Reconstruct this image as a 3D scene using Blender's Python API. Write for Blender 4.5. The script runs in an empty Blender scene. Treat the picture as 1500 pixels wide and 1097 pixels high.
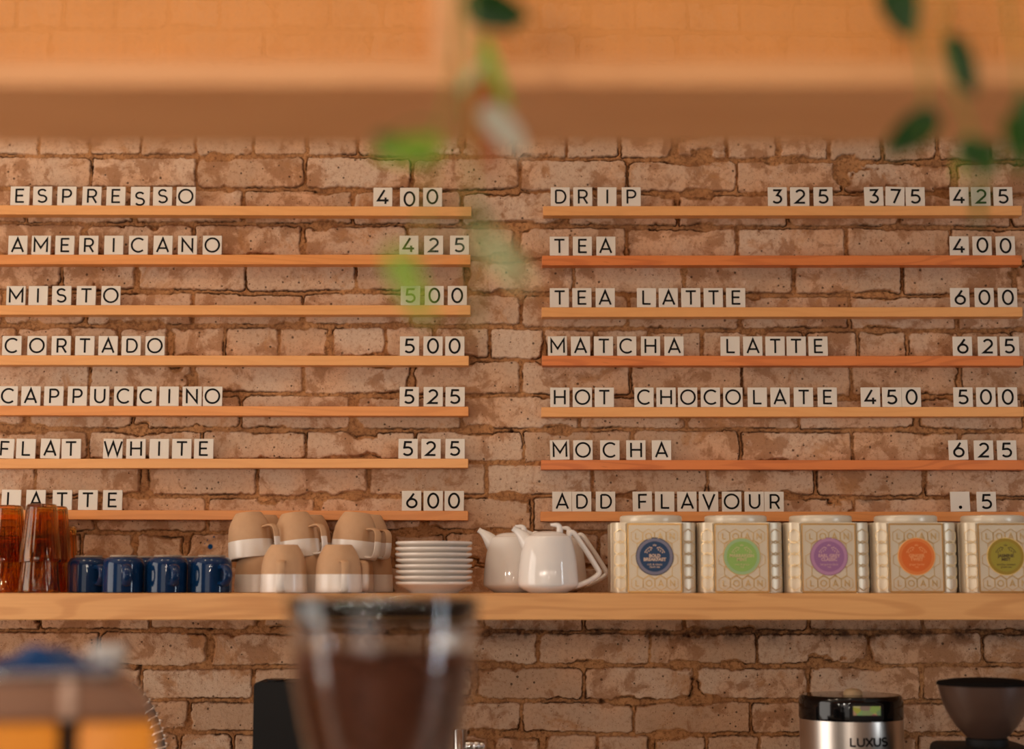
import bpy, bmesh, math, random
import numpy as np
from mathutils import Vector, Matrix

random.seed(7)
C = bpy.context.scene.collection
scene = bpy.context.scene
R = math.radians

# ------------------------------------------------------------------ camera
F = 2461.0                    # focal length in pixels of the 1500x1097 frame
ZC = 1.50                     # camera height
TILT = R(7.0)
WALL = 3.20                   # distance of the brick faces
cam_d = bpy.data.cameras.new('camera')
cam_d.sensor_width = 36.0
cam_d.lens = F / 1500 * 36.0
cam_d.dof.use_dof = True
cam_d.dof.focus_distance = 3.12
cam_d.dof.aperture_fstop = 1.40
cam_d.clip_start = 0.02
cam = bpy.data.objects.new('camera', cam_d)
cam.location = (0, 0, ZC)
cam.rotation_euler = (math.pi / 2 + TILT, 0, 0)
C.objects.link(cam)
scene.camera = cam

# ------------------------------------------------------------------ world, lights, exposure
w = bpy.data.worlds.new('world')
scene.world = w
w.use_nodes = True
w.node_tree.nodes['Background'].inputs[0].default_value = (1.0, 0.80, 0.62, 1)
w.node_tree.nodes['Background'].inputs[1].default_value = 0.25
scene.view_settings.view_transform = 'Standard'
scene.view_settings.look = 'None'
scene.view_settings.exposure = -0.38
scene.view_settings.gamma = 1.0
scene.view_settings.use_curve_mapping = False
scene.cycles.use_denoising = True


def area(name, loc, target, sx, sy, power, col):
    d = bpy.data.lights.new(name, 'AREA')
    d.shape = 'RECTANGLE'
    d.size, d.size_y, d.energy, d.color = sx, sy, power, col
    o = bpy.data.objects.new(name, d)
    o.location = loc
    o.rotation_euler = (Vector(target) - Vector(loc)).to_track_quat('-Z', 'Y').to_euler()
    C.objects.link(o)
    return o


def bulb(name, loc, power, col=(1.0, 0.72, 0.42), rad=0.04):
    d = bpy.data.lights.new(name, 'POINT')
    d.energy, d.color, d.shadow_soft_size = power, col, rad
    o = bpy.data.objects.new(name, d)
    o.location = loc
    C.objects.link(o)
    return o


# daylight through the window in the left wall, the narrow one in the right wall and the shop front behind the camera
area('window_light_left', (-2.93, 1.95, 1.5), (0.6, 2.35, 1.5), 2.3, 2.3, 92, (1.0, 0.92, 0.83))
area('window_light_right', (2.93, 0.95, 1.45), (0.0, 2.2, 1.5), 0.24, 1.9, 30, (0.80, 0.91, 1.0))
area('shop_front_light', (-1.2, -2.42, 1.40), (-0.6, 3.2, 1.6), 3.2, 2.2, 40, (1.0, 0.92, 0.84))
# ceiling spots over the work counter
for i, x in enumerate((-1.15, -0.4, 0.4, 1.15)):
    bulb('ceiling_spot_light', (x, 2.25, 2.88), (8, 5, 2.5, 1.0)[i], (1.0, 0.80, 0.58), rad=0.07)
# small warm pendant bulbs in the room behind the camera
for x, y, z in ((-1.6, 0.2, 1.98), (-1.05, -0.5, 2.06), (-0.6, 0.45, 1.92), (-0.25, -0.3, 2.08), (0.2, -1.0, 2.0),
                (0.5, 0.3, 1.95), (0.95, -0.4, 2.06), (1.4, 0.35, 1.96), (0.05, -1.6, 1.85), (-0.5, -1.2, 1.8), (-0.35, -0.9, 1.66)):
    bulb('pendant_bulb_light', (x, y, z), 9.8 if x < 0.1 else 3.0, (1.0, 0.89, 0.75), rad=0.03)


# ------------------------------------------------------------------ projection helpers
FWD = Vector((0, math.cos(TILT), math.sin(TILT)))
UP = Vector((0, -math.sin(TILT), math.cos(TILT)))


def P(px, py, Y):
    """point of the place seen at photo pixel (px,py) that stands at distance Y from the viewer's wall"""
    d = FWD + Vector((1, 0, 0)) * ((px - 750) / F) + UP * ((548.5 - py) / F)
    s = Y / d.y
    return Vector((d.x * s, Y, ZC + d.z * s))


def PX(px, Y, py=868):
    return P(px, py, Y).x


def PZ(py, Y):
    return P(750, py, Y).z


# ------------------------------------------------------------------ materials
def lin(r, g, b):
    f = lambda c: (c / 255 / 12.92) if c / 255 <= 0.04045 else ((c / 255 + 0.055) / 1.055) ** 2.4
    return (f(r), f(g), f(b), 1.0)


class NT:
    def __init__(s, name):
        s.m = bpy.data.materials.new(name)
        s.m.use_nodes = True
        s.t = s.m.node_tree
        s.b = s.t.nodes['Principled BSDF']

    def n(s, typ, **kw):
        nd = s.t.nodes.new(typ)
        for k, v in kw.items():
            if k in nd.inputs:
                nd.inputs[k].default_value = v
            else:
                setattr(nd, k, v)
        return nd

    def l(s, a, b):
        s.t.links.new(a, b)

    def math(s, op, a, b=None, clamp=False):
        nd = s.t.nodes.new('ShaderNodeMath')
        nd.operation = op
        nd.use_clamp = clamp
        for i, v in enumerate((a, b)):
            if v is None:
                continue
            if isinstance(v, (int, float)):
                nd.inputs[i].default_value = v
            else:
                s.l(v, nd.inputs[i])
        return nd.outputs[0]

    def mix(s, fac, a, b, blend='MIX'):
        nd = s.t.nodes.new('ShaderNodeMix')
        nd.data_type = 'RGBA'
        nd.blend_type = blend
        for sock, v in ((nd.inputs[0], fac), (nd.inputs[6], a), (nd.inputs[7], b)):
            if isinstance(v, (int, float, tuple)):
                sock.default_value = v
            else:
                s.l(v, sock)
        return nd.outputs[2]

    def ramp(s, v, lo, hi):
        nd = s.t.nodes.new('ShaderNodeMapRange')
        nd.interpolation_type = 'SMOOTHSTEP'
        nd.inputs[1].default_value = lo
        nd.inputs[2].default_value = hi
        s.l(v, nd.inputs[0])
        return nd.outputs[0]

    def noise(s, vec, scale, detail=4, rough=0.55, dist=0.0):
        nd = s.n('ShaderNodeTexNoise')
        nd.inputs['Scale'].default_value = scale
        nd.inputs['Detail'].default_value = detail
        nd.inputs['Roughness'].default_value = rough
        nd.inputs['Distortion'].default_value = dist
        s.l(vec, nd.inputs['Vector'])
        return nd.outputs[0]

    def coords(s, scale=(1, 1, 1), rot=(0, 0, 0), loc=(0, 0, 0)):
        tc = s.n('ShaderNodeTexCoord')
        mp = s.n('ShaderNodeMapping')
        mp.inputs['Scale'].default_value = scale
        mp.inputs['Rotation'].default_value = rot
        mp.inputs['Location'].default_value = loc
        s.l(tc.outputs['Object'], mp.inputs[0])
        return mp.outputs[0]


def simple(name, col, rough=0.5, metal=0.0, coat=0.0, var=0.06, scale=30, trans=0.0, ior=1.5, spec=0.5, bump=0.0):
    t = NT(name)
    v = t.coords()
    n = t.noise(v, scale)
    dark = tuple(c * (1 - var) for c in col[:3]) + (1,)
    lite = tuple(min(1, c * (1 + var)) for c in col[:3]) + (1,)
    t.l(t.mix(n, dark, lite), t.b.inputs['Base Color'])
    t.b.inputs['Roughness'].default_value = rough
    t.b.inputs['Metallic'].default_value = metal
    t.b.inputs['Coat Weight'].default_value = coat
    t.b.inputs['Transmission Weight'].default_value = trans
    t.b.inputs['IOR'].default_value = ior
    t.b.inputs['Specular IOR Level'].default_value = spec
    if bump:
        bn = t.n('ShaderNodeBump')
        bn.inputs['Strength'].default_value = bump
        bn.inputs['Distance'].default_value = 0.001
        t.l(t.noise(v, scale * 12), bn.inputs['Height'])
        t.l(bn.outputs[0], t.b.inputs['Normal'])
    return t.m


def wood(name, col, dark, scale=1.0, seed=0.0, contrast=0.55, rough=0.45):
    """maple: contour lines of a stretched noise give the cathedral grain, fine streaks on top"""
    t = NT(name)
    v = t.coords((1.3 * scale, 9 * scale, 15 * scale), loc=(seed, seed * 1.7, seed * 0.6))
    big = t.noise(v, 1.0, 2, 0.4, 0.3)
    rings = t.math('SINE', t.math('MULTIPLY', big, 62))
    rings = t.ramp(rings, 0.1, 1.0)
    v2 = t.coords((5, 120, 190), loc=(seed, 0, 0))
    fine = t.noise(v2, 1.6, 3)
    v3 = t.coords((2.0, 3, 3), loc=(seed * 2, 0, 0))
    tone = t.noise(v3, 1.2, 2)
    fac = t.math('ADD', t.math('MULTIPLY', rings, 0.30 * contrast), t.math('MULTIPLY', fine, 0.42 * contrast))
    fac = t.math('ADD', fac, t.math('MULTIPLY', t.math('SUBTRACT', tone, 0.5), 0.7), True)
    c = t.mix(fac, col, dark)
    # mineral flecks
    v4 = t.coords((16, 60, 60), rot=(0, 0.5, 0), loc=(seed, 0, 3))
    fl = t.ramp(t.noise(v4, 1.0, 1), 0.74, 0.80)
    c = t.mix(t.math('MULTIPLY', fl, 0.45), c, tuple(x * 0.35 for x in dark[:3]) + (1,))
    t.l(c, t.b.inputs['Base Color'])
    t.b.inputs['Roughness'].default_value = rough
    bn = t.n('ShaderNodeBump')
    bn.inputs['Strength'].default_value = 0.15
    bn.inputs['Distance'].default_value = 0.0006
    t.l(fine, bn.inputs['Height'])
    t.l(bn.outputs[0], t.b.inputs['Normal'])
    return t.m


M = {}
M['maple'] = wood('maple shelf wood', lin(222, 163, 100), lin(178, 112, 52), 1.0, 2.3, 1.0)
M['ledge_pale'] = wood('pale ledge wood', lin(226, 160, 94), lin(196, 122, 58), 1.4, 4.0, 0.4)
M['ledge_mid'] = wood('honey ledge wood', lin(224, 146, 76), lin(182, 100, 40), 1.4, 8.2, 0.6)
M['ledge_red'] = wood('orange ledge wood', lin(222, 128, 62), lin(166, 76, 28), 1.6, 13.1, 0.9)
M['frame_wood'] = wood('cabinet maple', lin(231, 166, 108), lin(202, 128, 70), 0.8, 21.0, 0.4)
M['tile'] = simple('ivory tile', lin(216, 204, 188), 0.5, var=0.02, scale=8)
M['ink'] = simple('black print', lin(16, 12, 10), 0.8, var=0.1, spec=0.2)


def brick_material():
    t = NT('old brick and mortar')
    at = t.n('ShaderNodeAttribute', attribute_name='wall_data')
    sep = t.n('ShaderNodeSeparateColor')
    t.l(at.outputs['Color'], sep.inputs[0])
    mask, rnd, crev = sep.outputs[0], sep.outputs[1], sep.outputs[2]
    paint = at.outputs['Alpha']
    v = t.coords()
    big = t.noise(v, 7, 3, 0.6)
    mid = t.noise(v, 22, 5, 0.65, 0.4)
    fine = t.noise(v, 140, 4, 0.7)
    grit = t.noise(v, 420, 2, 0.6)
    # brick faces: pale pink-buff, worn, some browner
    base = t.mix(rnd, lin(202, 172, 146), lin(180, 144, 114))
    base = t.mix(t.ramp(big, 0.35, 0.7), base, lin(204, 158, 122))
    st = t.ramp(t.math('ADD', t.math('MULTIPLY', mid, 0.75), t.math('MULTIPLY', big, 0.35)), 0.545, 0.64)
    base = t.mix(t.math('MULTIPLY', st, 0.70), base, lin(146, 98, 62))
    v2 = t.coords(loc=(3.1, 0, 7.7))
    smear = t.ramp(t.noise(v2, 9, 5, 0.7, 0.6), 0.56, 0.68)
    base = t.mix(t.math('MULTIPLY', smear, 0.7), base, lin(176, 124, 80))
    base = t.mix(t.math('MULTIPLY', t.ramp(fine, 0.48, 0.70), 0.5), base, lin(140, 96, 64))
    pale = t.ramp(t.noise(t.coords(loc=(9, 2, 4)), 17, 5, 0.7), 0.62, 0.74)
    base = t.mix(t.math('MULTIPLY', pale, 0.4), base, lin(226, 196, 172))
    # pits
    vo = t.n('ShaderNodeTexVoronoi', Scale=95.0)
    t.l(v, vo.inputs['Vector'])
    wn = t.n('ShaderNodeSeparateColor')
    t.l(vo.outputs['Color'], wn.inputs[0])
    vo2 = t.n('ShaderNodeTexVoronoi', Scale=230.0)
    t.l(v, vo2.inputs['Vector'])
    wn2 = t.n('ShaderNodeSeparateColor')
    t.l(vo2.outputs['Color'], wn2.inputs[0])
    pit2 = t.math('MULTIPLY', t.ramp(t.math('SUBTRACT', t.math('MULTIPLY', wn2.outputs[0], 0.34), vo2.outputs['Distance']), 0.02, 0.10), t.math('GREATER_THAN', wn2.outputs[1], 0.70))
    pit = t.math('MULTIPLY', t.ramp(t.math('SUBTRACT', t.math('MULTIPLY', wn.outputs[0], 0.30), vo.outputs['Distance']), 0.03, 0.12),
                 t.math('GREATER_THAN', wn.outputs[1], 0.62))
    base = t.mix(t.math('MULTIPLY', pit, 0.75), base, lin(66, 42, 28))
    base = t.mix(t.math('MULTIPLY', pit2, 0.6), base, lin(92, 60, 40))
    # mortar: sandy orange
    mort = t.mix(t.ramp(mid, 0.3, 0.7), lin(184, 131, 84), lin(152, 104, 66))
    mort = t.mix(t.math('MULTIPLY', t.ramp(fine, 0.44, 0.66), 0.75), mort, lin(112, 70, 40))
    mort = t.mix(t.math('MULTIPLY', t.ramp(grit, 0.66, 0.74), 0.5), mort, lin(214, 178, 140))
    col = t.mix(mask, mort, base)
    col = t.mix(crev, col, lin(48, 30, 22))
    col = t.mix(paint, col, lin(18, 62, 104))
    t.l(col, t.b.inputs['Base Color'])
    t.b.inputs['Roughness'].default_value = 0.92
    t.b.inputs['Specular IOR Level'].default_value = 0.15
    bn = t.n('ShaderNodeBump')
    bn.inputs['Strength'].default_value = 0.8
    bn.inputs['Distance'].default_value = 0.0022
    h = t.math('ADD', t.math('MULTIPLY', fine, 0.8), t.math('MULTIPLY', grit, 0.5))
    h = t.math('SUBTRACT', h, t.math('MULTIPLY', pit, 1.2))
    t.l(h, bn.inputs['Height'])
    t.l(bn.outputs[0], t.b.inputs['Normal'])
    return t.m


M['brick'] = brick_material()
M['floor'] = wood('floor boards', lin(120, 84, 58), lin(84, 56, 38), 0.5, 31)
M['room_wall'] = simple('warm painted wall', lin(128, 100, 82), 0.9)
M['plaster'] = simple('ceiling plaster', lin(224, 214, 202), 0.9)
M['counter'] = simple('dark counter front', lin(84, 66, 54), 0.6)
M['worktop'] = simple('pale stone worktop', lin(214, 200, 182), 0.4)
M['white_glaze'] = simple('white glaze', lin(228, 221, 214), 0.05, coat=0.0, var=0.015, scale=6)
M['saucer'] = simple('cream glaze', lin(224, 212, 200), 0.22, coat=0.2, var=0.02, scale=6)
M['blue_glaze'] = simple('blue glaze', lin(9, 40, 76), 0.05, coat=0.0, var=0.25, scale=25, spec=0.36)
M['unglazed'] = simple('unglazed foot ring', lin(150, 130, 112), 0.8)
M['black_plastic'] = simple('black plastic', lin(14, 12, 12), 0.6, var=0.2, spec=0.25)
M['black_gloss'] = simple('black gloss plastic', lin(10, 9, 10), 0.10, spec=0.35)
M['charcoal'] = simple('charcoal lid', lin(20, 17, 16), 0.8, spec=0.03)
M['post'] = simple('pale satin post', lin(204, 170, 148), 0.5, 0.2)
M['hood'] = simple('steel with reflected brown', lin(150, 112, 90), 0.3, 0.7, var=0.05, scale=5)  # brown of the reflected wood is put into the steel's base colour
M['chrome'] = simple('chrome', (0.55, 0.53, 0.51, 1), 0.12, 1.0, var=0.03)
M['wire'] = simple('spring steel', (0.72, 0.66, 0.60, 1), 0.25, 1.0)
M['hose'] = simple('grey rubber hose', lin(92, 84, 80), 0.6)
M['orange_panel'] = simple('orange lacquer', lin(236, 146, 26), 0.45, coat=0.0, var=0.03, scale=4)
M['cloth'] = simple('navy cloth', lin(18, 64, 116), 0.9, var=0.15, bump=0.4)
M['display'] = None
M['pot'] = simple('terracotta pot', lin(176, 104, 70), 0.8)
M['soil'] = simple('potting soil', lin(50, 36, 26), 0.95, var=0.3)
M['cane'] = simple('cane webbing', lin(234, 156, 78), 0.55, var=0.1, scale=14)
M['dome'] = simple('beige knob', lin(190, 160, 120), 0.6)
M['gold'] = simple('gold edging', lin(222, 176, 108), 0.3, 0.8)
M['bean'] = simple('roasted coffee', lin(128, 68, 42), 0.5, var=0.35, scale=60)


def brushed():
    t = NT('brushed steel')
    v = t.coords((260, 260, 3))
    n = t.noise(v, 1.0, 3)
    t.l(t.mix(n, (0.50, 0.44, 0.39, 1), (0.68, 0.61, 0.55, 1)), t.b.inputs['Base Color'])
    t.b.inputs['Metallic'].default_value = 1.0
    t.b.inputs['Roughness'].default_value = 0.30
    return t.m


M['steel'] = brushed()


def glass(name, col, rough=0.03, ior=1.48):
    t = NT(name)
    v = t.coords()
    n = t.noise(v, 20)
    d = tuple(c * 0.94 for c in col[:3]) + (1,)
    t.l(t.mix(n, d, col), t.b.inputs['Base Color'])
    t.b.inputs['Transmission Weight'].default_value = 1.0
    t.b.inputs['Roughness'].default_value = rough
    t.b.inputs['IOR'].default_value = ior
    return t.m


M['amber'] = glass('amber glass', (0.76, 0.38, 0.07, 1), 0.02)
M['clear'] = glass('clear hopper plastic', (0.96, 0.97, 0.97, 1), 0.03, 1.46)
M['smoke'] = simple('smoked hopper plastic', lin(92, 66, 54), 0.35, trans=0.35, var=0.05, scale=8)


def dipped():
    """raw tan clay with a white-glazed rim zone; the boundary is a height on the cup itself"""
    t = NT('tan clay with white dipped rim')
    tc = t.n('ShaderNodeTexCoord')
    sx = t.n('ShaderNodeSeparateXYZ')
    t.l(tc.outputs['Object'], sx.inputs[0])
    n = t.noise(tc.outputs['Object'], 60)
    f = t.math('LESS_THAN', sx.outputs[2], 0.0322)
    clay = t.mix(n, lin(182, 140, 102), lin(196, 156, 118))
    glz = t.mix(n, lin(222, 210, 198), lin(230, 220, 210))
    t.l(t.mix(f, clay, glz), t.b.inputs['Base Color'])
    t.l(t.math('SUBTRACT', 0.74, t.math('MULTIPLY', f, 0.46)), t.b.inputs['Roughness'])
    t.l(t.math('MULTIPLY', f, 0.15), t.b.inputs['Coat Weight'])
    return t.m


M['dipped'] = dipped()


def leaf_mat(name, a, b):
    t = NT(name)
    v = t.coords()
    n = t.noise(v, 35, 3)
    t.l(t.mix(n, a, b), t.b.inputs['Base Color'])
    t.b.inputs['Roughness'].default_value = 0.4
    t.b.inputs['Subsurface Weight'].default_value = 0.0
    tr = t.n('ShaderNodeBsdfTranslucent')
    t.l(t.mix(n, a, b), tr.inputs[0])
    mx = t.n('ShaderNodeMixShader')
    mx.inputs[0].default_value = 0.3
    out = t.t.nodes['Material Output']
    t.l(t.b.outputs[0], mx.inputs[1])
    t.l(tr.outputs[0], mx.inputs[2])
    t.l(mx.outputs[0], out.inputs[0])
    return t.m


M['leaf'] = leaf_mat('green leaf', lin(52, 104, 34), lin(76, 132, 44))
M['leaf_dark'] = leaf_mat('deep green leaf', lin(38, 82, 30), lin(54, 104, 36))
M['leaf_lime'] = leaf_mat('lime leaf', lin(150, 196, 60), lin(176, 210, 84))
M['leaf_pale'] = leaf_mat('pale green leaf', lin(190, 214, 168), lin(206, 224, 186))
M['leaf_white'] = leaf_mat('near white leaf', lin(226, 224, 214), lin(214, 220, 200))  # near-white tones for a single leaf
M['leaf_dry'] = leaf_mat('dry leaf', lin(208, 132, 66), lin(190, 112, 52))
M['stem'] = simple('vine stem', lin(130, 138, 48), 0.6)
M['tin'] = simple('cream pearl tin', lin(212, 196, 170), 0.34, 0.25, var=0.03, scale=10)
M['emboss'] = simple('raised gold honeycomb', lin(212, 178, 124), 0.3, 0.55, var=0.04)
M['lid_white'] = simple('ivory tin lid', lin(214, 204, 184), 0.3, 0.1, var=0.03)


def display_mat():
    t = NT('small lcd display')
    v = t.coords((60, 60, 90))
    vo = t.n('ShaderNodeTexVoronoi', Scale=1.0)
    t.l(v, vo.inputs['Vector'])
    c = t.mix(0.35, vo.outputs['Color'], lin(200, 186, 110))
    c = t.mix(1.0, c, lin(190, 180, 120), 'MULTIPLY')
    t.l(c, t.b.inputs['Base Color'])
    t.l(c, t.b.inputs['Emission Color'])
    t.b.inputs['Emission Strength'].default_value = 0.25
    t.b.inputs['Roughness'].default_value = 0.3
    return t.m


M['display'] = display_mat()


# ------------------------------------------------------------------ mesh helpers
class MB:
    def __init__(s):
        s.bm = bmesh.new()

    def box(s, a, b, bevel=0.0, seg=2):
        a, b = Vector(a), Vector(b)
        g = bmesh.ops.create_cube(s.bm, size=1.0)
        for v in g['verts']:
            v.co = Vector(((a[i] + b[i]) / 2 + v.co[i] * (b[i] - a[i]) for i in range(3)))
        if bevel:
            es = list({e for v in g['verts'] for e in v.link_edges})
            bmesh.ops.bevel(s.bm, geom=es, offset=bevel, segments=seg, profile=0.5, affect='EDGES')
        return s

    def lathe(s, prof, n=48, c=(0, 0, 0), rmod=None, closed=False):
        """prof: list of (r,z); poles where r==0"""
        rings = []
        for r, z in prof:
            if r < 1e-7:
                rings.append([s.bm.verts.new((c[0], c[1], c[2] + z))])
            else:
                ring = []
                for k in range(n):
                    a = 2 * math.pi * k / n
                    rr = r * (rmod(a, z, r) if rmod else 1)
                    ring.append(s.bm.verts.new((c[0] + rr * math.cos(a), c[1] + rr * math.sin(a), c[2] + z)))
                rings.append(ring)
        prs = list(zip(rings[:-1], rings[1:]))
        if closed:
            prs.append((rings[-1], rings[0]))
        for A, B in prs:
            for k in range(n):
                k2 = (k + 1) % n
                if len(A) == 1 and len(B) == 1:
                    continue
                if len(A) == 1:
                    s.bm.faces.new((A[0], B[k2], B[k]))
                elif len(B) == 1:
                    s.bm.faces.new((A[k], A[k2], B[0]))
                else:
                    s.bm.faces.new((A[k], A[k2], B[k2], B[k]))
        return s

    def tube(s, pts, rad, n=10, ell=1.0, side=None, caps=True):
        """sweep an ellipse (rad along the bend normal, rad*ell along 'side') down a path"""
        pts = [Vector(p) for p in pts]
        if not isinstance(rad, (list, tuple)):
            rad = [rad] * len(pts)
        tang = []
        for i in range(len(pts)):
            a = pts[max(i - 1, 0)]
            b = pts[min(i + 1, len(pts) - 1)]
            tang.append((b - a).normalized())
        if side is None:
            ref = Vector((0, 0, 1)) if abs(tang[0].z) < 0.9 else Vector((1, 0, 0))
            nrm = tang[0].cross(ref).normalized()
        else:
            nrm = Vector(side).normalized()
        rings = []
        for i, p in enumerate(pts):
            if side is None:
                nrm = (nrm - tang[i] * nrm.dot(tang[i])).normalized()
            bi = tang[i].cross(nrm).normalized()
            ring = [s.bm.verts.new(p + bi * (rad[i] * math.cos(2 * math.pi * k / n)) + nrm * (rad[i] * ell * math.sin(2 * math.pi * k / n))) for k in range(n)]
            rings.append(ring)
        for A, B in zip(rings[:-1], rings[1:]):
            for k in range(n):
                s.bm.faces.new((A[k], A[(k + 1) % n], B[(k + 1) % n], B[k]))
        if caps:
            s.bm.faces.new(rings[0][::-1])
            s.bm.faces.new(rings[-1])
        return s

    def prism(s, outline, z0, z1):
        """outline in xy, extruded z0..z1"""
        lo = [s.bm.verts.new((x, y, z0)) for x, y in outline]
        hi = [s.bm.verts.new((x, y, z1)) for x, y in outline]
        n = len(outline)
        for k in range(n):
            s.bm.faces.new((lo[k], lo[(k + 1) % n], hi[(k + 1) % n], hi[k]))
        s.bm.faces.new(lo[::-1])
        s.bm.faces.new(hi)
        return s

    def ribbon(s, pts, hw, depth, closed=False, y0=0.0, M4=None):
        """flat stroke in the xz plane (facing -y), half width hw, raised by depth"""
        pts = [Vector((p[0], p[1])) for p in pts]
        n = len(pts)
        L, Rr = [], []
        for i in range(n):
            if closed:
                d0 = (pts[i] - pts[i - 1]).normalized()
                d1 = (pts[(i + 1) % n] - pts[i]).normalized()
            else:
                d0 = (pts[i] - pts[max(i - 1, 0)])
                d1 = (pts[min(i + 1, n - 1)] - pts[i])
                d0 = d0.normalized() if d0.length > 1e-9 else d1.normalized()
                d1 = d1.normalized() if d1.length > 1e-9 else d0
            n0, n1 = Vector((-d0.y, d0.x)), Vector((-d1.y, d1.x))
            m = (n0 + n1)
            m = m.normalized() if m.length > 1e-6 else n0
            k = hw / max(0.35, m.dot(n0))
            L.append(pts[i] + m * k)
            Rr.append(pts[i] - m * k)

        def vv(p, y):
            q = Vector((p.x, y, p.y))
            return s.bm.verts.new(M4 @ q if M4 else q)
        fl = [vv(p, y0 - depth) for p in L]
        fr = [vv(p, y0 - depth) for p in Rr]
        bl = [vv(p, y0) for p in L]
        br = [vv(p, y0) for p in Rr]
        rng = range(n) if closed else range(n - 1)
        for i in rng:
            j = (i + 1) % n
            s.bm.faces.new((fl[i], fl[j], fr[j], fr[i]))
            s.bm.faces.new((bl[j], bl[i], fl[i], fl[j])[::-1])
            s.bm.faces.new((br[i], br[j], fr[j], fr[i])[::-1])
        if not closed:
            s.bm.faces.new((fl[0], fr[0], br[0], bl[0]))
            s.bm.faces.new((fl[-1], bl[-1], br[-1], fr[-1]))
        return s

    def mesh(s, name, mats, smooth=None, recalc=True):
        if recalc:
            bmesh.ops.recalc_face_normals(s.bm, faces=s.bm.faces)
        me = bpy.data.meshes.new(name)
        s.bm.to_mesh(me)
        s.bm.free()
        for m in (mats if isinstance(mats, (list, tuple)) else [mats]):
            me.materials.append(m)
        if smooth is not None:
            me.shade_smooth()
            me.set_sharp_from_angle(angle=R(smooth))
        return me


def link(name, data, parent=None, loc=(0, 0, 0), rot=(0, 0, 0)):
    o = bpy.data.objects.new(name, data)
    o.location = loc
    o.rotation_euler = rot
    C.objects.link(o)
    if parent:
        o.parent = parent
    return o


def tag(o, label=None, cat=None, group=None, kind=None):
    if label: o['label'] = label
    if cat: o['category'] = cat
    if group: o['group'] = group
    if kind: o['kind'] = kind
    return o


def thing(name, label, cat, loc, group=None, rot=(0, 0, 0)):
    o = link(name, None, None, loc, rot)
    o.empty_display_size = 0.05
    return tag(o, label, cat, group)


def copy_tree(o, loc, rot=None, label=None):
    r = o.copy()
    C.objects.link(r)
    r.location = loc
    if rot is not None: r.rotation_euler = rot
    if label: r['label'] = label
    for ch in list(o.children):
        c = ch.copy()
        C.objects.link(c)
        c.parent = r
        for g in list(ch.children):
            d = g.copy()
            C.objects.link(d)
            d.parent = c
    return r


def smooth_path(pts, k=6):
    pts = [Vector(p) for p in pts]
    out = []
    for i in range(len(pts) - 1):
        p0, p1, p2, p3 = pts[max(i - 1, 0)], pts[i], pts[i + 1], pts[min(i + 2, len(pts) - 1)]
        for j in range(k):
            t = j / k
            out.append(0.5 * ((2 * p1) + (p2 - p0) * t + (2 * p0 - 5 * p1 + 4 * p2 - p3) * t * t + (3 * p1 - p0 - 3 * p2 + p3) * t ** 3))
    out.append(pts[-1])
    return out


# ------------------------------------------------------------------ the brick wall (setting)
# mortar lines: pixel heights at x = 200, 580, 960, 1300 in the photograph
MORT = [(228, 229, 233, 236), (276, 278, 283, 284), (327, 329, 332, 333), (377, 378, 382, 384), (427, 428, 432, 432),
        (477, 477, 484, 484), (527, 528, 529, 531), (576, 579, 580, 582), (629, 630, 628, 630), (674, 676, 680, 681),
        (727, 728, 727, 728), (780, 779, 778, 778), (829, 828, 828, 828), (877, 877, 877, 877), (924, 925, 926, 926),
        (977, 976, 975, 975), (1024, 1026, 1027, 1027), (1071, 1074, 1076, 1075), (1121, 1124, 1126, 1125)]
JOINTS = [
    [57, 131, 207, 287, 372, 449, 525, 602, 675, 755, 830, 907, 986, 1064, 1140, 1214, 1293, 1373, 1450],
    [132, 288, 445, 603, 761, 919, 1079, 1235, 1397],
    [39, 197, 358, 516, 676, 835, 992, 1156, 1316, 1480],
    [125, 283, 443, 599, 757, 917, 1080, 1240, 1394],
    [91, 200, 361, 521, 683, 840, 1001, 1163, 1323, 1485],
    [5, 125, 283, 443, 601, 763, 921, 1083, 1244, 1402],
    [25, 101, 175, 248, 329, 407, 483, 563, 636, 719, 797, 872, 950, 1028, 1105, 1180, 1256, 1330, 1408, 1480],
    [131, 284, 443, 602, 763, 925, 1088, 1246, 1407],
    [37, 195, 353, 513, 676, 848, 1005, 1171, 1342, 1499],
    [130, 296, 448, 607, 767, 925, 1085, 1249, 1405],
    [50, 212, 376, 541, 712, 869, 1035, 1194, 1355],
    [140, 302, 465, 620, 779, 935, 1090, 1250, 1410],
    [40, 118, 198, 270, 345, 422, 500, 575, 650, 722, 800, 878, 955, 1032, 1110, 1188, 1266, 1344, 1420],
    [130, 290, 450, 610, 770, 930, 1090, 1250, 1410],
    [59, 220, 381, 540, 705, 855, 1003, 1185, 1352],
    [147, 307, 467, 630, 789, 952, 1110, 1273, 1440],
    [40, 205, 371, 530, 694, 855, 1019, 1184, 1350],
    [115, 276, 440, 600, 764, 929, 1100, 1265, 1430],
    [30, 108, 185, 262, 340, 415, 492, 568, 640, 718, 795, 875, 954, 1036, 1112, 1190, 1268, 1345, 1425],
]


def vnoise(x, z, scale, seed):
    rs = np.random.RandomState(seed)
    T = rs.rand(256, 256).astype(np.float32)
    fx, fz = x * scale, z * scale
    ix, iz = np.floor(fx).astype(np.int32), np.floor(fz).astype(np.int32)
    tx, tz = (fx - ix).astype(np.float32), (fz - iz).astype(np.float32)
    tx = tx * tx * (3 - 2 * tx)
    tz = tz * tz * (3 - 2 * tz)
    a, b = T[iz & 255, ix & 255], T[iz & 255, (ix + 1) & 255]
    c, d = T[(iz + 1) & 255, ix & 255], T[(iz + 1) & 255, (ix + 1) & 255]
    return (a + (b - a) * tx) * (1 - tz) + (c + (d - c) * tx) * tz


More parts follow.
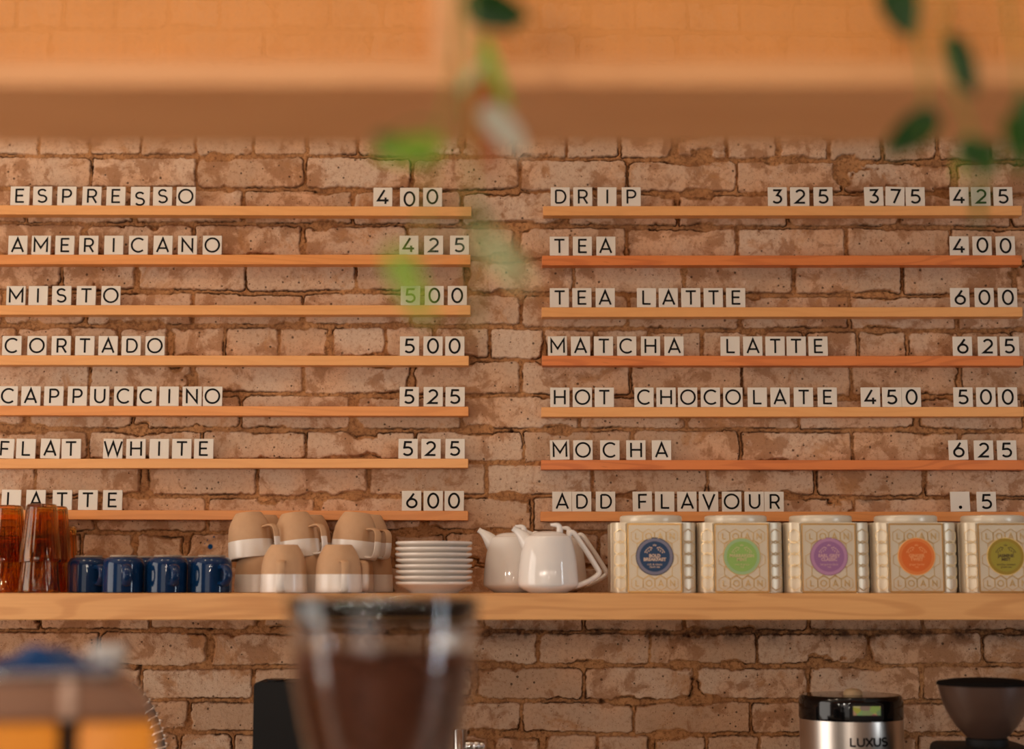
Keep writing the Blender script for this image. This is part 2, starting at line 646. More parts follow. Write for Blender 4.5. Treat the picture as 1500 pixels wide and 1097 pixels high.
def fbm(x, z, scale, seed, oct=4):
    s, a, tot = 0, 1.0, 0
    for k in range(oct):
        s = s + a * vnoise(x + 11.3 * k, z - 7.1 * k, scale * 2 ** k, seed + k)
        tot += a
        a *= 0.5
    return s / tot - 0.5


def build_wall():
    xf, zf = 0.0016, 0.0016
    xs = np.concatenate([np.arange(-3.0, -1.12, 0.008), np.arange(-1.12, 1.12, xf), np.arange(1.12, 3.004, 0.008)])
    zs = np.concatenate([np.arange(0.0, 1.16, 0.012), np.arange(1.16, 2.74, zf), np.arange(2.74, 3.0, 0.012), [3.0]])
    X, Z = np.meshgrid(xs.astype(np.float32), zs.astype(np.float32))
    nz_, nx_ = X.shape
    dx = fbm(X, Z, 10, 3, 2) * 0.005 + fbm(X, Z, 45, 5, 3) * 0.003 + fbm(X, Z, 150, 17, 3) * 0.0045
    dz = fbm(X, Z, 9, 31, 2) * 0.005 + fbm(X, Z, 40, 35, 3) * 0.003 + fbm(X, Z, 150, 41, 3) * 0.0045
    XP, ZP = X + dx, Z + dz
    S = np.full(X.shape, 1.0, np.float32)          # signed distance to the nearest brick
    RND = np.full(X.shape, 0.5, np.float32)
    rs = np.random.RandomState(5)
    sample_px = (200, 580, 960, 1300)
    lines = []
    for row in MORT:
        pts = [P(px, py, WALL) for px, py in zip(sample_px, row)]
        lines.append(([p.x for p in pts], [p.z for p in pts]))
    pitch = 0.0640
    top, bot = lines[0], lines[-1]
    up = [(top[0], [z + pitch * k for z in top[1]]) for k in range(12, 0, -1)]
    dn = [(bot[0], [z - pitch * k for z in bot[1]]) for k in range(1, 24)]
    all_lines = up + lines + dn
    n_up = len(up)
    full = 0.2075

    def zline(k, x):
        return float(np.interp(x, all_lines[k][0], all_lines[k][1]))
    for k in range(len(all_lines) - 1):
        ci = k + 1 - n_up                           # course index in JOINTS (course ci lies above line ci)
        zm = (all_lines[k][1][1] + all_lines[k + 1][1][1]) / 2
        if 0 <= ci < len(JOINTS):
            py = (MORT[ci][1] + (MORT[ci - 1][1] if ci else 180)) / 2
            jx = [P(px, py, WALL).x for px in JOINTS[ci]]
            header = np.median(np.diff(JOINTS[ci])) < 100
        else:
            header = rs.rand() < 0.15
            jx = [-0.05 + (0.5 if k % 2 else 0) * full + rs.randn() * 0.012]
        st = full / 2 if header else full
        while jx[-1] < 3.05: jx.append(jx[-1] + st + rs.randn() * 0.005)
        while jx[0] > -3.05: jx.insert(0, jx[0] - st + rs.randn() * 0.005)
        for a, b in zip(jx[:-1], jx[1:]):
            xc = (a + b) / 2
            zt, zb = zline(k, xc), zline(k + 1, xc)
            m = 0.0034 + rs.rand() * 0.0024
            mv = 0.0022 + rs.rand() * 0.003
            hx, hz = (b - a) / 2 - mv, (zt - zb) / 2 - m
            i0, i1 = np.searchsorted(xs, (a - 0.012, b + 0.012))
            j0, j1 = np.searchsorted(zs, (zb - 0.012, zt + 0.012))
            if i0 >= i1 or j0 >= j1: continue
            sl = (slice(j0, j1), slice(i0, i1))
            sk = rs.randn() * 0.006
            r = 0.002 + rs.rand() ** 3 * 0.012
            qx = np.abs(XP[sl] - xc) - hx + r
            qz = np.abs(ZP[sl] - (zt + zb) / 2 - sk * (XP[sl] - xc)) - hz + r
            d = np.minimum(np.maximum(qx, qz), 0) + np.sqrt(np.maximum(qx, 0) ** 2 + np.maximum(qz, 0) ** 2) - r
            upd = d < S[sl]
            S[sl] = np.where(upd, d, S[sl])
            RND[sl] = np.where(upd, np.float32(rs.rand()), RND[sl])
    ss = lambda e0, e1, v: (lambda t: t * t * (3 - 2 * t))(np.clip((v - e0) / (e1 - e0), 0, 1))
    nA = fbm(X, Z, 9, 60, 3)
    nB = fbm(X, Z, 40, 71, 4)
    nC = fbm(X, Z, 14, 83, 4)
    chip = ss(0.08, 0.24, nC) * 0.007 + ss(0.22, 0.30, fbm(X, Z, 11, 211, 5)) * 0.012                # worn, smeared edges
    mask = 1 - ss(-0.0012, 0.0014, S + chip)
    flush = ss(0.0, 0.22, nA)                         # mortar nearly flush in places
    mdepth = 0.0052 - 0.0042 * flush + nB * 0.004
    y = -(1 - mask) * mdepth + nB * 0.0022 * mask + fbm(X, Z, 110, 99, 3) * (0.0016 + 0.0022 * (1 - mask))
    # open cracks along some arrises, mostly on the lower edge of bricks
    edge = np.exp(-((S + chip * 0.6 - 0.0010) / 0.0010) ** 2)
    crk = ss(0.0, 0.10, fbm(X, Z, 17, 123, 4)) * edge
    hole = ss(0.30, 0.36, fbm(X, Z, 30, 140, 3)) * (1 - mask) * 0.9
    y = y - crk * 0.006 - hole * 0.008
    crev = np.clip(0.62 * crk + 0.75 * hole + 0.42 * edge * ss(-0.16, 0.06, fbm(X, Z, 30, 231, 3)), 0, 1)
    # soot along the joint below the long shelf on the right hand side, and scattered stains
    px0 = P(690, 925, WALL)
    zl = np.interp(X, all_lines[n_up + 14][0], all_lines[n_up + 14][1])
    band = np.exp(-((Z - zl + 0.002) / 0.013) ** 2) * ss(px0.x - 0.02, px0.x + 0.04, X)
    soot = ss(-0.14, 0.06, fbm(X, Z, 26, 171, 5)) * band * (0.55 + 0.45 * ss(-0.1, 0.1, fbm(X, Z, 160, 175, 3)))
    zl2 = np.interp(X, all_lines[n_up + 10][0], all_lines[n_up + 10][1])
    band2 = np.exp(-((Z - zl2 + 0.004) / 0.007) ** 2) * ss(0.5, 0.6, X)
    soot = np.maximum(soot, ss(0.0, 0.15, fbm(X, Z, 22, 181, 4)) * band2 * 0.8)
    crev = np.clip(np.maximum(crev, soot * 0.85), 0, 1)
    paint = np.zeros_like(X)
    for px, py, rr in ((307.5, 800.5, 0.0052), (313.5, 786.5, 0.0018), (303, 791, 0.0013), (299, 796, 0.001)):
        q = P(px, py, WALL)
        paint = np.maximum(paint, 1 - ss(rr * 0.8, rr * 1.15, np.sqrt((XP - dx * 0.4 - q.x) ** 2 + (Z - q.z) ** 2)))
    co = np.empty((nz_ * nx_, 3), np.float32)
    co[:, 0] = X.ravel()
    co[:, 1] = (WALL - y).ravel()
    co[:, 2] = Z.ravel()
    idx = np.arange(nz_ * nx_, dtype=np.int32).reshape(nz_, nx_)
    quads = np.stack([idx[:-1, :-1], idx[:-1, 1:], idx[1:, 1:], idx[1:, :-1]], -1).reshape(-1, 4)
    me = bpy.data.meshes.new('brick_wall')
    me.vertices.add(len(co))
    me.vertices.foreach_set('co', co.ravel())
    me.loops.add(quads.size)
    me.loops.foreach_set('vertex_index', quads.ravel())
    me.polygons.add(len(quads))
    me.polygons.foreach_set('loop_start', np.arange(0, quads.size, 4, dtype=np.int32))
    me.polygons.foreach_set('use_smooth', np.ones(len(quads), bool))
    me.update()
    at = me.attributes.new('wall_data', 'FLOAT_COLOR', 'POINT')
    col = np.stack([mask, RND, crev, paint], -1).astype(np.float32)
    at.data.foreach_set('color', col.ravel())
    me.materials.append(M['brick'])
    return tag(link('wall_back', me), 'old exposed brick wall with sandy mortar joints', 'wall', kind='structure')


build_wall()
mb = MB(); mb.box((-3.0, -2.5, -0.05), (3.0, 3.3, 0.0))
tag(link('floor', mb.mesh('floor', M['floor'])), kind='structure')
mb = MB(); mb.box((-3.0, -2.5, 3.0), (3.0, 3.3, 3.06))
tag(link('ceiling', mb.mesh('ceiling', M['plaster'])), kind='structure')
for nm, a, b in (('wall_left', (-3.06, -2.5, 0.0), (-3.0, 3.26, 3.0)), ('wall_right', (3.0, -2.5, 0.0), (3.06, 3.26, 3.0)), ('wall_front', (-3.0, -2.56, 0.0), (3.0, -2.5, 3.0))):
    mb = MB(); mb.box(a, b)
    tag(link(nm, mb.mesh(nm, M['room_wall'])), kind='structure')


def window_frame(nm, c, axis, wd, ht):
    """a timber frame round the daylight opening"""
    mb = MB()
    t = 0.05
    for a, b in (((-wd / 2 - t, -ht / 2 - t), (wd / 2 + t, -ht / 2)), ((-wd / 2 - t, ht / 2), (wd / 2 + t, ht / 2 + t)),
                 ((-wd / 2 - t, -ht / 2), (-wd / 2, ht / 2)), ((wd / 2, -ht / 2), (wd / 2 + t, ht / 2))):
        if axis == 'x': mb.box((c[0] - 0.03, c[1] + a[0], c[2] + a[1]), (c[0] + 0.03, c[1] + b[0], c[2] + b[1]))
        else: mb.box((c[0] + a[0], c[1] - 0.03, c[2] + a[1]), (c[0] + b[0], c[1] + 0.03, c[2] + b[1]))
    tag(link(nm, mb.mesh(nm, M['frame_wood'])), kind='structure')


window_frame('window_1', (-2.97, 1.95, 1.5), 'x', 2.34, 2.34)
window_frame('window_2', (2.97, 0.95, 1.45), 'x', 0.28, 1.94)
window_frame('window_3', (-1.2, -2.47, 1.40), 'y', 3.24, 2.24)


# ------------------------------------------------------------------ letters as strokes (unit cap height)
def arc(cx, cy, rx, ry, a0, a1, n=20):
    return [(cx + rx * math.cos(R(a0 + (a1 - a0) * i / n)), cy + ry * math.sin(R(a0 + (a1 - a0) * i / n))) for i in range(n + 1)]


H = 0.052
LET = {
    'A': [[(-.40, 0), (0, .97), (.40, 0)], [(-.28, .28), (.28, .28)]],
    'C': [arc(.03, .5, .47, .48, 47, 313, 30)],
    'D': [[(-.30, H), (-.30, 1 - H)], [(-.30, 1 - H), (-.02, 1 - H)] + arc(-.02, .5, .40, .5 - H, 88, -88, 24) + [(-.02, H), (-.30, H)]],
    'E': [[(-.24, 0), (-.24, 1)], [(-.24, 1 - H), (.30, 1 - H)], [(-.24, .51), (.24, .51)], [(-.24, H), (.31, H)]],
    'F': [[(-.22, 0), (-.22, 1)], [(-.22, 1 - H), (.32, 1 - H)], [(-.22, .47), (.26, .47)]],
    'H': [[(-.35, 0), (-.35, 1)], [(.35, 0), (.35, 1)], [(-.35, .51), (.35, .51)]],
    'I': [[(0, 0), (0, 1)]],
    'L': [[(-.22, 1), (-.22, 0)], [(-.22, H), (.30, H)]],
    'M': [[(-.44, 0), (-.44, .95), (0, .30), (.44, .95), (.44, 0)]],
    'N': [[(-.35, 0), (-.35, .93), (.35, .07), (.35, 1)]],
    'O': [(arc(0, .5, .48, .48, 0, 360, 40)[:-1], True)],
    'P': [[(-.26, 0), (-.26, 1)], [(-.26, 1 - H), (.04, 1 - H)] + arc(.04, .69, .27, .258, 86, -86, 16) + [(.04, .432), (-.26, .432)]],
    'R': [[(-.27, 0), (-.27, 1)], [(-.27, 1 - H), (.03, 1 - H)] + arc(.03, .69, .27, .258, 86, -86, 16) + [(.03, .432), (-.27, .432)], [(.06, .43), (.33, 0)]],
    'S': [arc(0, .735, .27, .215, 28, 262, 18) + arc(0, .285, .30, .235, 80, -152, 18)],
    'T': [[(0, 0), (0, 1)], [(-.36, 1 - H), (.36, 1 - H)]],
    'U': [[(-.33, 1), (-.33, .38)] + arc(0, .38, .33, .33, 180, 360, 20) + [(.33, 1)]],
    'V': [[(-.40, 1), (0, .03), (.40, 1)]],
    'W': [[(-.60, 1), (-.31, .05), (0, .95), (.31, .05), (.60, 1)]],
    'X': [[(-.36, 0), (.36, 1)], [(-.36, 1), (.36, 0)]],
    '0': [(arc(0, .5, .345, .48, 0, 360, 40)[:-1], True)],
    '2': [arc(-.01, .68, .29, .27, 155, -35, 20) + [(-.30, H), (.33, H)]],
    '3': [[(-.28, 1 - H), (.24, 1 - H), (-.02, .58)] + arc(-.03, .315, .31, .265, 88, -145, 22)],
    '4': [[(.10, 1), (-.36, .25), (.38, .25)], [(.17, .46), (.17, 0)]],
    '5': [[(.27, 1 - H), (-.20, 1 - H), (-.25, .565)] + arc(-.03, .32, .32, .27, 80, -145, 22)],
    '6': [(arc(0, .325, .325, .285, 0, 360, 30)[:-1], True), [(.14, .99), (-.05, .72), (-.27, .47)]],
    '7': [[(-.33, 1 - H), (.31, 1 - H), (-.10, 0)]],
    '.': [(arc(0, .10, .05, .05, 0, 360, 16)[:-1], True)],
}
LETTER_MESH = {}
CAP = 0.0274


def add_glyph(mb, ch, size, x, z, y, hw=0.058, depth=0.0004, M4=None, sx=1.0):
    for st in LET[ch]:
        pts, closed = (st if isinstance(st, tuple) else (st, False))
        mb.ribbon([(x + p[0] * size * sx, z + p[1] * size) for p in pts], hw * size, depth, closed, y, M4)


def letter_mesh(ch):
    if ch not in LETTER_MESH:
        mb = MB()
        add_glyph(mb, ch, CAP, 0, 0, 0, hw=0.072 if ch.isdigit() else 0.065)
        if ch == '.':
            vs = [mb.bm.verts.new((0.0014 * math.cos(a * math.pi / 8), -0.0004, 0.0026 + 0.0014 * math.sin(a * math.pi / 8))) for a in range(16)]
            mb.bm.faces.new(vs)
        LETTER_MESH[ch] = mb.mesh('letter_' + ('dot' if ch == '.' else ch), M['ink'])
    return LETTER_MESH[ch]


TW = 0.0366
mb = MB(); mb.box((-TW / 2, 0, 0), (TW / 2, 0.003, 0.0378), 0.0005, 1)
TILE_MESH = mb.mesh('tile', M['tile'])
LEDGE_FRONT = 3.172
TILE_Y = 3.1755
ORD = ['first', 'second', 'third', 'fourth', 'fifth', 'sixth', 'seventh', 'eighth', 'ninth', 'tenth']

# (name, where, x start px, y top/bottom at start, x end px, y top/bottom at end, wood)
LEDGES = [
    ('ESPRESSO', 'top left', -14, 300.4, 314.0, 690.5, 302.8, 316.3, 'ledge_pale'),
    ('AMERICANO', 'second left', -14, 373.0, 387.0, 689, 373.0, 387.2, 'ledge_mid'),
    ('MISTO', 'third left', -14, 447.0, 461.0, 689, 447.0, 461.0, 'ledge_pale'),
    ('CORTADO', 'fourth left', -15, 520.4, 534.5, 686.5, 521.2, 535.2, 'ledge_pale'),
    ('CAPPUCCINO', 'fifth left', -15, 594.3, 608.2, 686, 595.6, 609.2, 'ledge_mid'),
    ('FLAT WHITE', 'sixth left', -16, 671.9, 686.0, 685.7, 671.8, 685.2, 'ledge_pale'),
    ('LATTE', 'lowest left', -16, 746.8, 760.5, 685.5, 748.4, 762.2, 'ledge_mid'),
    ('DRIP', 'top right', 795.7, 301.9, 315.6, 1497, 301.5, 315.2, 'ledge_pale'),
    ('TEA', 'second right', 794.2, 374.4, 388.6, 1497, 373.9, 388.0, 'ledge_red'),
    ('TEA LATTE', 'third right', 793.6, 450.2, 464.2, 1498, 449.8, 463.7, 'ledge_pale'),
    ('MATCHA LATTE', 'fourth right', 794, 521.1, 535.4, 1499, 521.4, 535.7, 'ledge_red'),
    ('HOT CHOCOLATE', 'fifth right', 793, 596.4, 610.5, 1500, 596.0, 610.0, 'ledge_pale'),
    ('MOCHA', 'sixth right', 792.6, 673.8, 687.7, 1501, 674.0, 688.0, 'ledge_red'),
    ('ADD FLAVOUR', 'lowest right', 791.8, 749.3, 763.4, 1502, 749.6, 763.4, 'ledge_mid'),
]
LEDGE_TOP = {}
for nm, where, x0, t0, b0, x1, t1, b1, wd in LEDGES:
    Y = LEDGE_FRONT
    A, B = P(x0, t0, Y), P(x1, t1, Y)
    A2, B2 = P(x0, b0, Y), P(x1, b1, Y)
    LEDGE_TOP[nm] = (A, B)
    mb = MB()
    c = (A + B + A2 + B2) / 4
    prof = []
    vs = []
    back = WALL + 0.004
    for p in (A, B):
        pass
    quad = [(A, A2), (B, B2)]
    rows = []
    for T_, B_ in quad:
        rows.append([mb.bm.verts.new(Vector(v) - c) for v in (
            (T_.x, Y, T_.z), (T_.x, back, T_.z), (B_.x, back, B_.z), (B_.x, Y, B_.z))])
    for k in range(4):
        mb.bm.faces.new((rows[0][k], rows[0][(k + 1) % 4], rows[1][(k + 1) % 4], rows[1][k]))
    mb.bm.faces.new(rows[0][::-1])
    mb.bm.faces.new(rows[1])
    bmesh.ops.bevel(mb.bm, geom=list(mb.bm.edges), offset=0.0006, segments=1, affect='EDGES')
    o = link('menu_ledge', mb.mesh('menu_ledge', M[wd]), None, c)
    tag(o, f'narrow wooden wall ledge, {where}, holding the {nm} letter tiles', 'ledge', 'narrow menu ledges on the brick wall')

# words: (row, [(text, [left px of every tile])], letters printed low, tilt overrides)
ROWS = [
    ('ESPRESSO', [('ESPRESSO', [15, 48.2, 83.7, 120.2, 155.5, 191.2, 224, 258.2]), ('400', [546.7, 585.8, 619.7])]),
    ('AMERICANO', [('AMERICANO', [12, 46, 80.7, 115.7, 152.5, 188.5, 224.5, 260.5, 296.7]), ('425', [584.8, 621.1, 659])]),
    ('MISTO', [('MISTO', [9.2, 41.7, 76.2, 112, 148.2]), ('500', [587, 622, 655.9])]),
    ('CORTADO', [('CORTADO', [3.2, 40, 75.5, 110, 144, 178, 213]), ('500', [585.8, 620.1, 652.1])]),
    ('CAPPUCCINO', [('CAPPUCCINO', [-2.5, 31, 64.5, 99, 131.7, 167, 200.7, 233.5, 267.3, 297.2]), ('525', [585.3, 620.5, 652.5])]),
    ('FLAT WHITE', [('FLAT', [-8.3, 23.5, 59, 90.2]), ('WHITE', [151, 185, 219, 252, 284.2]), ('525', [583.7, 617.3, 652.5])]),
    ('LATTE', [('LATTE', [2, 38.2, 77, 114.5, 150.7]), ('600', [588.8, 620.5, 651.2])]),
    ('DRIP', [('DRIP', [806.6, 839.7, 875, 910.7]), ('325', [1124.8, 1157.6, 1191.9]), ('375', [1266.4, 1296.7, 1326.8]), ('425', [1391.2, 1423, 1455.4])]),
    ('TEA', [('TEA', [805.2, 839, 873.5]), ('400', [1391.2, 1424.8, 1459])]),
    ('TEA LATTE', [('TEA', [805.4, 838.5, 872.5]), ('LATTE', [932.9, 965, 998, 1030.9, 1063.7]), ('600', [1392.2, 1428, 1462])]),
    ('MATCHA LATTE', [('MATCHA', [802.7, 836.5, 870, 904.1, 938.9, 973.4]), ('LATTE', [1055.5, 1088.8, 1121.4, 1152.4, 1184.5]), ('625', [1395.9, 1432.7, 1465])]),
    ('HOT CHOCOLATE', [('HOT', [806, 839, 871.1]), ('CHOCOLATE', [929.3, 961.7, 993.3, 1026.7, 1059.7, 1095.4, 1128.8, 1162.9, 1197.9]),
                       ('450', [1261.2, 1292.5, 1321.0]), ('500', [1396.9, 1430.3, 1462.2])]),
    ('MOCHA', [('MOCHA', [806.3, 840, 879.3, 917.5, 955]), ('625', [1390.3, 1427, 1461])]),
    ('ADD FLAVOUR', [('ADD', [809.1, 838.0, 872.9]), ('FLAVOUR', [927.2, 959.6, 992.3, 1023.9, 1057.9, 1091, 1119.9]), ('.5', [1392.8, 1431.1])]),
]
LOW = {('ESPRESSO', 'ESPRESSO', 5): -0.0052, ('ESPRESSO', '400', 1): -0.0036}
HI = {('TEA', '400', 1): 0.0012, ('ESPRESSO', '400', 2): 0.0008, ('ESPRESSO', '400', 0): 0.0}
LEAN = {('DRIP', '375', 0): 1.2, ('DRIP', '375', 1): -2.0, ('FLAT WHITE', 'FLAT', 0): -2.0, ('FLAT WHITE', 'FLAT', 1): -0.8,
        ('FLAT WHITE', 'FLAT', 2): -1.6, ('FLAT WHITE', 'WHITE', 0): -0.8, ('MOCHA', 'MOCHA', 0): 1.6, ('MOCHA', '625', 0): 1.6,
        ('ADD FLAVOUR', '.5', 0): 1.0, ('ADD FLAVOUR', 'FLAVOUR', 0): 0.8, ('MATCHA LATTE', 'MATCHA', 0): 1.0,
        ('LATTE', 'LATTE', 0): -1.0, ('ESPRESSO', 'ESPRESSO', 3): -0.8}
TIE_Z = 0.00035
for row, words in ROWS:
    A, B = LEDGE_TOP[row]
    wi = 0
    for text, xsp in words:
        price = not text.isalpha()
        for i, (ch, px) in enumerate(zip(text, xsp)):
            # the tile's middle, taken half way up the tile
            zt = A.z + (B.z - A.z) * ((P(px + 14, 400, LEDGE_FRONT).x - A.x) / (B.x - A.x))
            dpy = 548.5 - F * math.tan(math.atan((zt + 0.018 - ZC) / TILE_Y) - TILT)
            x = P(px + 14.1, dpy, TILE_Y).x
            lean = LEAN.get((row, text, i), random.uniform(-0.35, 0.35))
            lift = abs(math.sin(R(lean))) * TW / 2 + 0.0001
            if ch == '.':
                what = 'a single black dot'
            elif price:
                what = f'a black {ch}'
            else:
                what = f'a black letter {ch}'
            if price:
                where = f'{ORD[i]} digit of the {row} price {text}' if ch != '.' else 'before the 5 at the right'
                if ch == '5' and text == '.5': where = 'after the dot tile on the lowest right ledge'
                if row == 'ESPRESSO' and i == 1: where += ', printed low'
            else:
                where = f'{ORD[i]} letter of {text}'
                if text == 'LATTE':
                    where += {'LATTE': ' on the lowest left ledge', 'TEA LATTE': ' in TEA LATTE', 'MATCHA LATTE': ' in MATCHA LATTE'}[row]
                elif text == 'TEA':
                    where += ' above TEA LATTE' if row == 'TEA' else ' in TEA LATTE'
            if (row, text, i) in LOW and not price: where += ', printed low'
            t = link('letter_tile', TILE_MESH, None, (x, TILE_Y, zt + lift), (0, R(-lean), 0))
            tag(t, f'white tile with {what}, {where}', 'letter tile', 'letter tiles on the menu ledges')
            dz = LOW.get((row, text, i), HI.get((row, text, i), 0.0))
            link('printed_dot' if ch == '.' else ('printed_digit' if price else 'printed_letter'), letter_mesh(ch), t,
                 (random.uniform(-0.0006, 0.0006), 0, 0.0056 + dz))

# ------------------------------------------------------------------ the long shelf
SF = 2.90
zs_top = PZ(868.8, SF)
zs_bot = PZ(908.0, SF)
mb = MB(); mb.box((-1.25, SF, zs_bot - zs_top), (1.25, WALL + 0.004, 0), 0.0015, 2)
tag(link('wall_shelf', mb.mesh('wall_shelf', M['maple']), None, (0, 0, zs_top)),
    'thick long maple shelf carrying the glasses, mugs, cups, teapots and tins', 'shelf')
ZS = zs_top


# ------------------------------------------------------------------ amber tumblers (upside down)
def tumbler_mesh():
    mb = MB()
    h, r0, r1, tk = 0.101, 0.0362, 0.0258, 0.0024
    out, inn = [], []
    n = 14
    for i in range(n + 1):
        t = i / n
        r = r0 + (r1 - r0) * t
        out.append((r, h * t))
    prof = [(r0 - tk, 0.0), (r0 - tk * 0.3, -0.0), (r0, 0.0012)] + [(r, z) for r, z in out[1:-1]] + [(r1 + 0.0003, h - 0.004), (r1 - 0.0015, h - 0.0008), (r1 - 0.004, h), (0, h)]
    top_in = h - 0.007
    innp = [(0, top_in), (r1 - tk - 0.003, top_in), (r1 - tk + 0.0005, top_in - 0.003)]
    for i in range(n - 1, 0, -1):
        t = i / n
        if h * t < top_in - 0.004:
            innp.append((r0 + (r1 - r0) * t - tk, h * t))
    prof = prof + innp + [(r0 - tk, 0.0)]

    def flute(a, z, r):
        if z < 0.012 or z > h - 0.003 or r < 0.02:
            return 1.0
        k = min(1, (z - 0.012) / 0.01)
        return 1.0 + 0.03 * k * (abs(math.cos(a * 11)) - 0.6)
    mb.lathe(prof, 132, rmod=flute)
    bmesh.ops.remove_doubles(mb.bm, verts=mb.bm.verts, dist=1e-6)
    return mb.mesh('tumbler', M['amber'], smooth=50)


TUM = tumbler_mesh()
G = 'upturned amber tumblers'
for px, y, n, sz, name in ((57, 2.955, 2, 1.0, 'front'), (7, 3.01, 2, 1.0, 'left'), (73, 3.045, 2, 1.0, 'rear'), (87, 3.125, 1, 1.20, 'single'), (20, 3.13, 1, 1.20, 'far')):
    for k in range(n):
        lab = {'front': ('lower ribbed amber tumbler of the frontmost stack at the left', 'upper ribbed amber tumbler of the frontmost stack at the left'),
               'left': ('lower ribbed amber tumbler of the stack cut by the left photo edge', 'upper ribbed amber tumbler of the stack cut by the left photo edge'),
               'rear': ('lower amber tumbler in the stack right behind the frontmost amber stack', 'upper amber tumbler in the stack right behind the frontmost amber stack'),
               'single': ('tall single amber tumbler nearest the wall, rightmost of the amber glasses',),
               'far': ('tall single amber tumbler seen between the two leftmost amber stacks',)}[name][k]
        o = link('tumbler', TUM, None, (PX(px, y), y, ZS + 0.0002 + k * 0.0535), (0, 0, random.random()))
        o.scale = (1, 1, sz)
        tag(o, lab, 'glass', G)


# ------------------------------------------------------------------ blue mugs (upside down)
def mug_meshes():
    mb = MB()
    r, h, tk = 0.0358, 0.0655, 0.0035
    prof = [(r - tk, 0.0004), (r - tk / 2, 0.0), (r, 0.0014), (r, 0.030), (r, h - 0.018)]
    for i in range(1, 9):
        a = math.pi / 2 * i / 9
        prof.append((r - 0.011 + 0.011 * math.cos(a), h - 0.018 + 0.0145 * math.sin(a)))
    prof += [(r - 0.0125, h - 0.0034), (r - 0.0128, h - 0.0026)]
    prof2 = prof + [(r - 0.0165, h - 0.0030), (0, h - 0.0034)]
    inner = [(0, h - 0.009), (r - 0.016, h - 0.009), (r - tk - 0.001, h - 0.022), (r - tk, 0.0004)]
    mb.lathe(prof2, 56)
    mb.lathe(inner, 56)
    bmesh.ops.remove_doubles(mb.bm, verts=mb.bm.verts, dist=1e-6)
    body = mb.mesh('mug_body', M['blue_glaze'], smooth=40)
    mb = MB()
    rr = r - 0.0118
    mb.lathe([(rr - 0.0032, h - 0.0032), (rr - 0.0030, h), (rr - 0.0004, h), (rr, h - 0.0030)], 56)
    foot = mb.mesh('mug_foot', M['unglazed'], smooth=40)
    mb = MB()
    path = smooth_path([(r - 0.002, 0, 0.044), (r + 0.012, 0, 0.0445), (r + 0.0205, 0, 0.036), (r + 0.0205, 0, 0.026), (r + 0.012, 0, 0.0165), (r - 0.002, 0, 0.0165)], 5)
    mb.tube(path, 0.0052, 12, 1.6, side=(0, 1, 0))
    handle = mb.mesh('mug_handle', M['blue_glaze'], smooth=60)
    return body, foot, handle


MB_, MF_, MH_ = mug_meshes()
proto = None
for px, y, az, lab in ((180, 2.965, -70, 'glossy blue mug upside down, second from the amber glasses in the front row'),
                       (244.5, 2.965, -64, 'glossy blue mug upside down, between the second and fourth blue mugs'),
                       (309, 2.965, -50, 'glossy blue mug upside down right beside the pile of tan cups'),
                       (128.5, 3.006, -50, 'darkest blue mug upside down, shaded beside the amber glasses'),
                       (211, 3.06, 60, 'blue mug in the second row, behind the gap right of the brightest blue mug'),
                       (277, 3.06, 70, 'blue mug in the second row, behind the gap between the two right mugs')):
    loc = (PX(px, y), y, ZS + 0.0002)
    if proto is None:
        proto = thing('mug', lab, 'mug', loc, 'upside down blue mugs', (0, 0, R(az)))
        link('body', MB_, proto)
        link('foot_ring', MF_, proto)['label'] = 'unglazed pale foot ring'
        link('handle', MH_, proto)
    else:
        copy_tree(proto, loc, (0, 0, R(az)), lab)


# ------------------------------------------------------------------ tan cups with white dipped rims (upside down, piled)
def cup_meshes():
    mb = MB()
    prof = [(0.0375, 0.0004), (0.0395, 0.0), (0.0412, 0.0014), (0.0410, 0.012), (0.0402, 0.030), (0.0388, 0.046), (0.0370, 0.0565),
            (0.0340, 0.0650), (0.0290, 0.0745), (0.0242, 0.0818), (0.0230, 0.0832), (0.0210, 0.0835), (0, 0.0835)]
    inn = [(0, 0.078), (0.020, 0.078), (0.0300, 0.066), (0.0340, 0.055), (0.0366, 0.030), (0.0375, 0.0004)]
    mb.lathe(prof + inn[0:], 56)
    bmesh.ops.remove_doubles(mb.bm, verts=mb.bm.verts, dist=1e-6)
    body = mb.mesh('cup_body', M['dipped'], smooth=38)
    mb = MB()
    path = smooth_path([(0.0365, 0, 0.0535), (0.050, 0, 0.0545), (0.0600, 0, 0.0520), (0.0650, 0, 0.044), (0.0660, 0, 0.030),
                        (0.0655, 0, 0.014), (0.0610, 0, 0.0055), (0.052, 0, 0.0035), (0.0400, 0, 0.0045)], 5)
    mb.tube(path, 0.0026, 10, 2.7, side=(0, 1, 0))
    handle = mb.mesh('cup_handle', M['dipped'], smooth=60)
    return body, handle


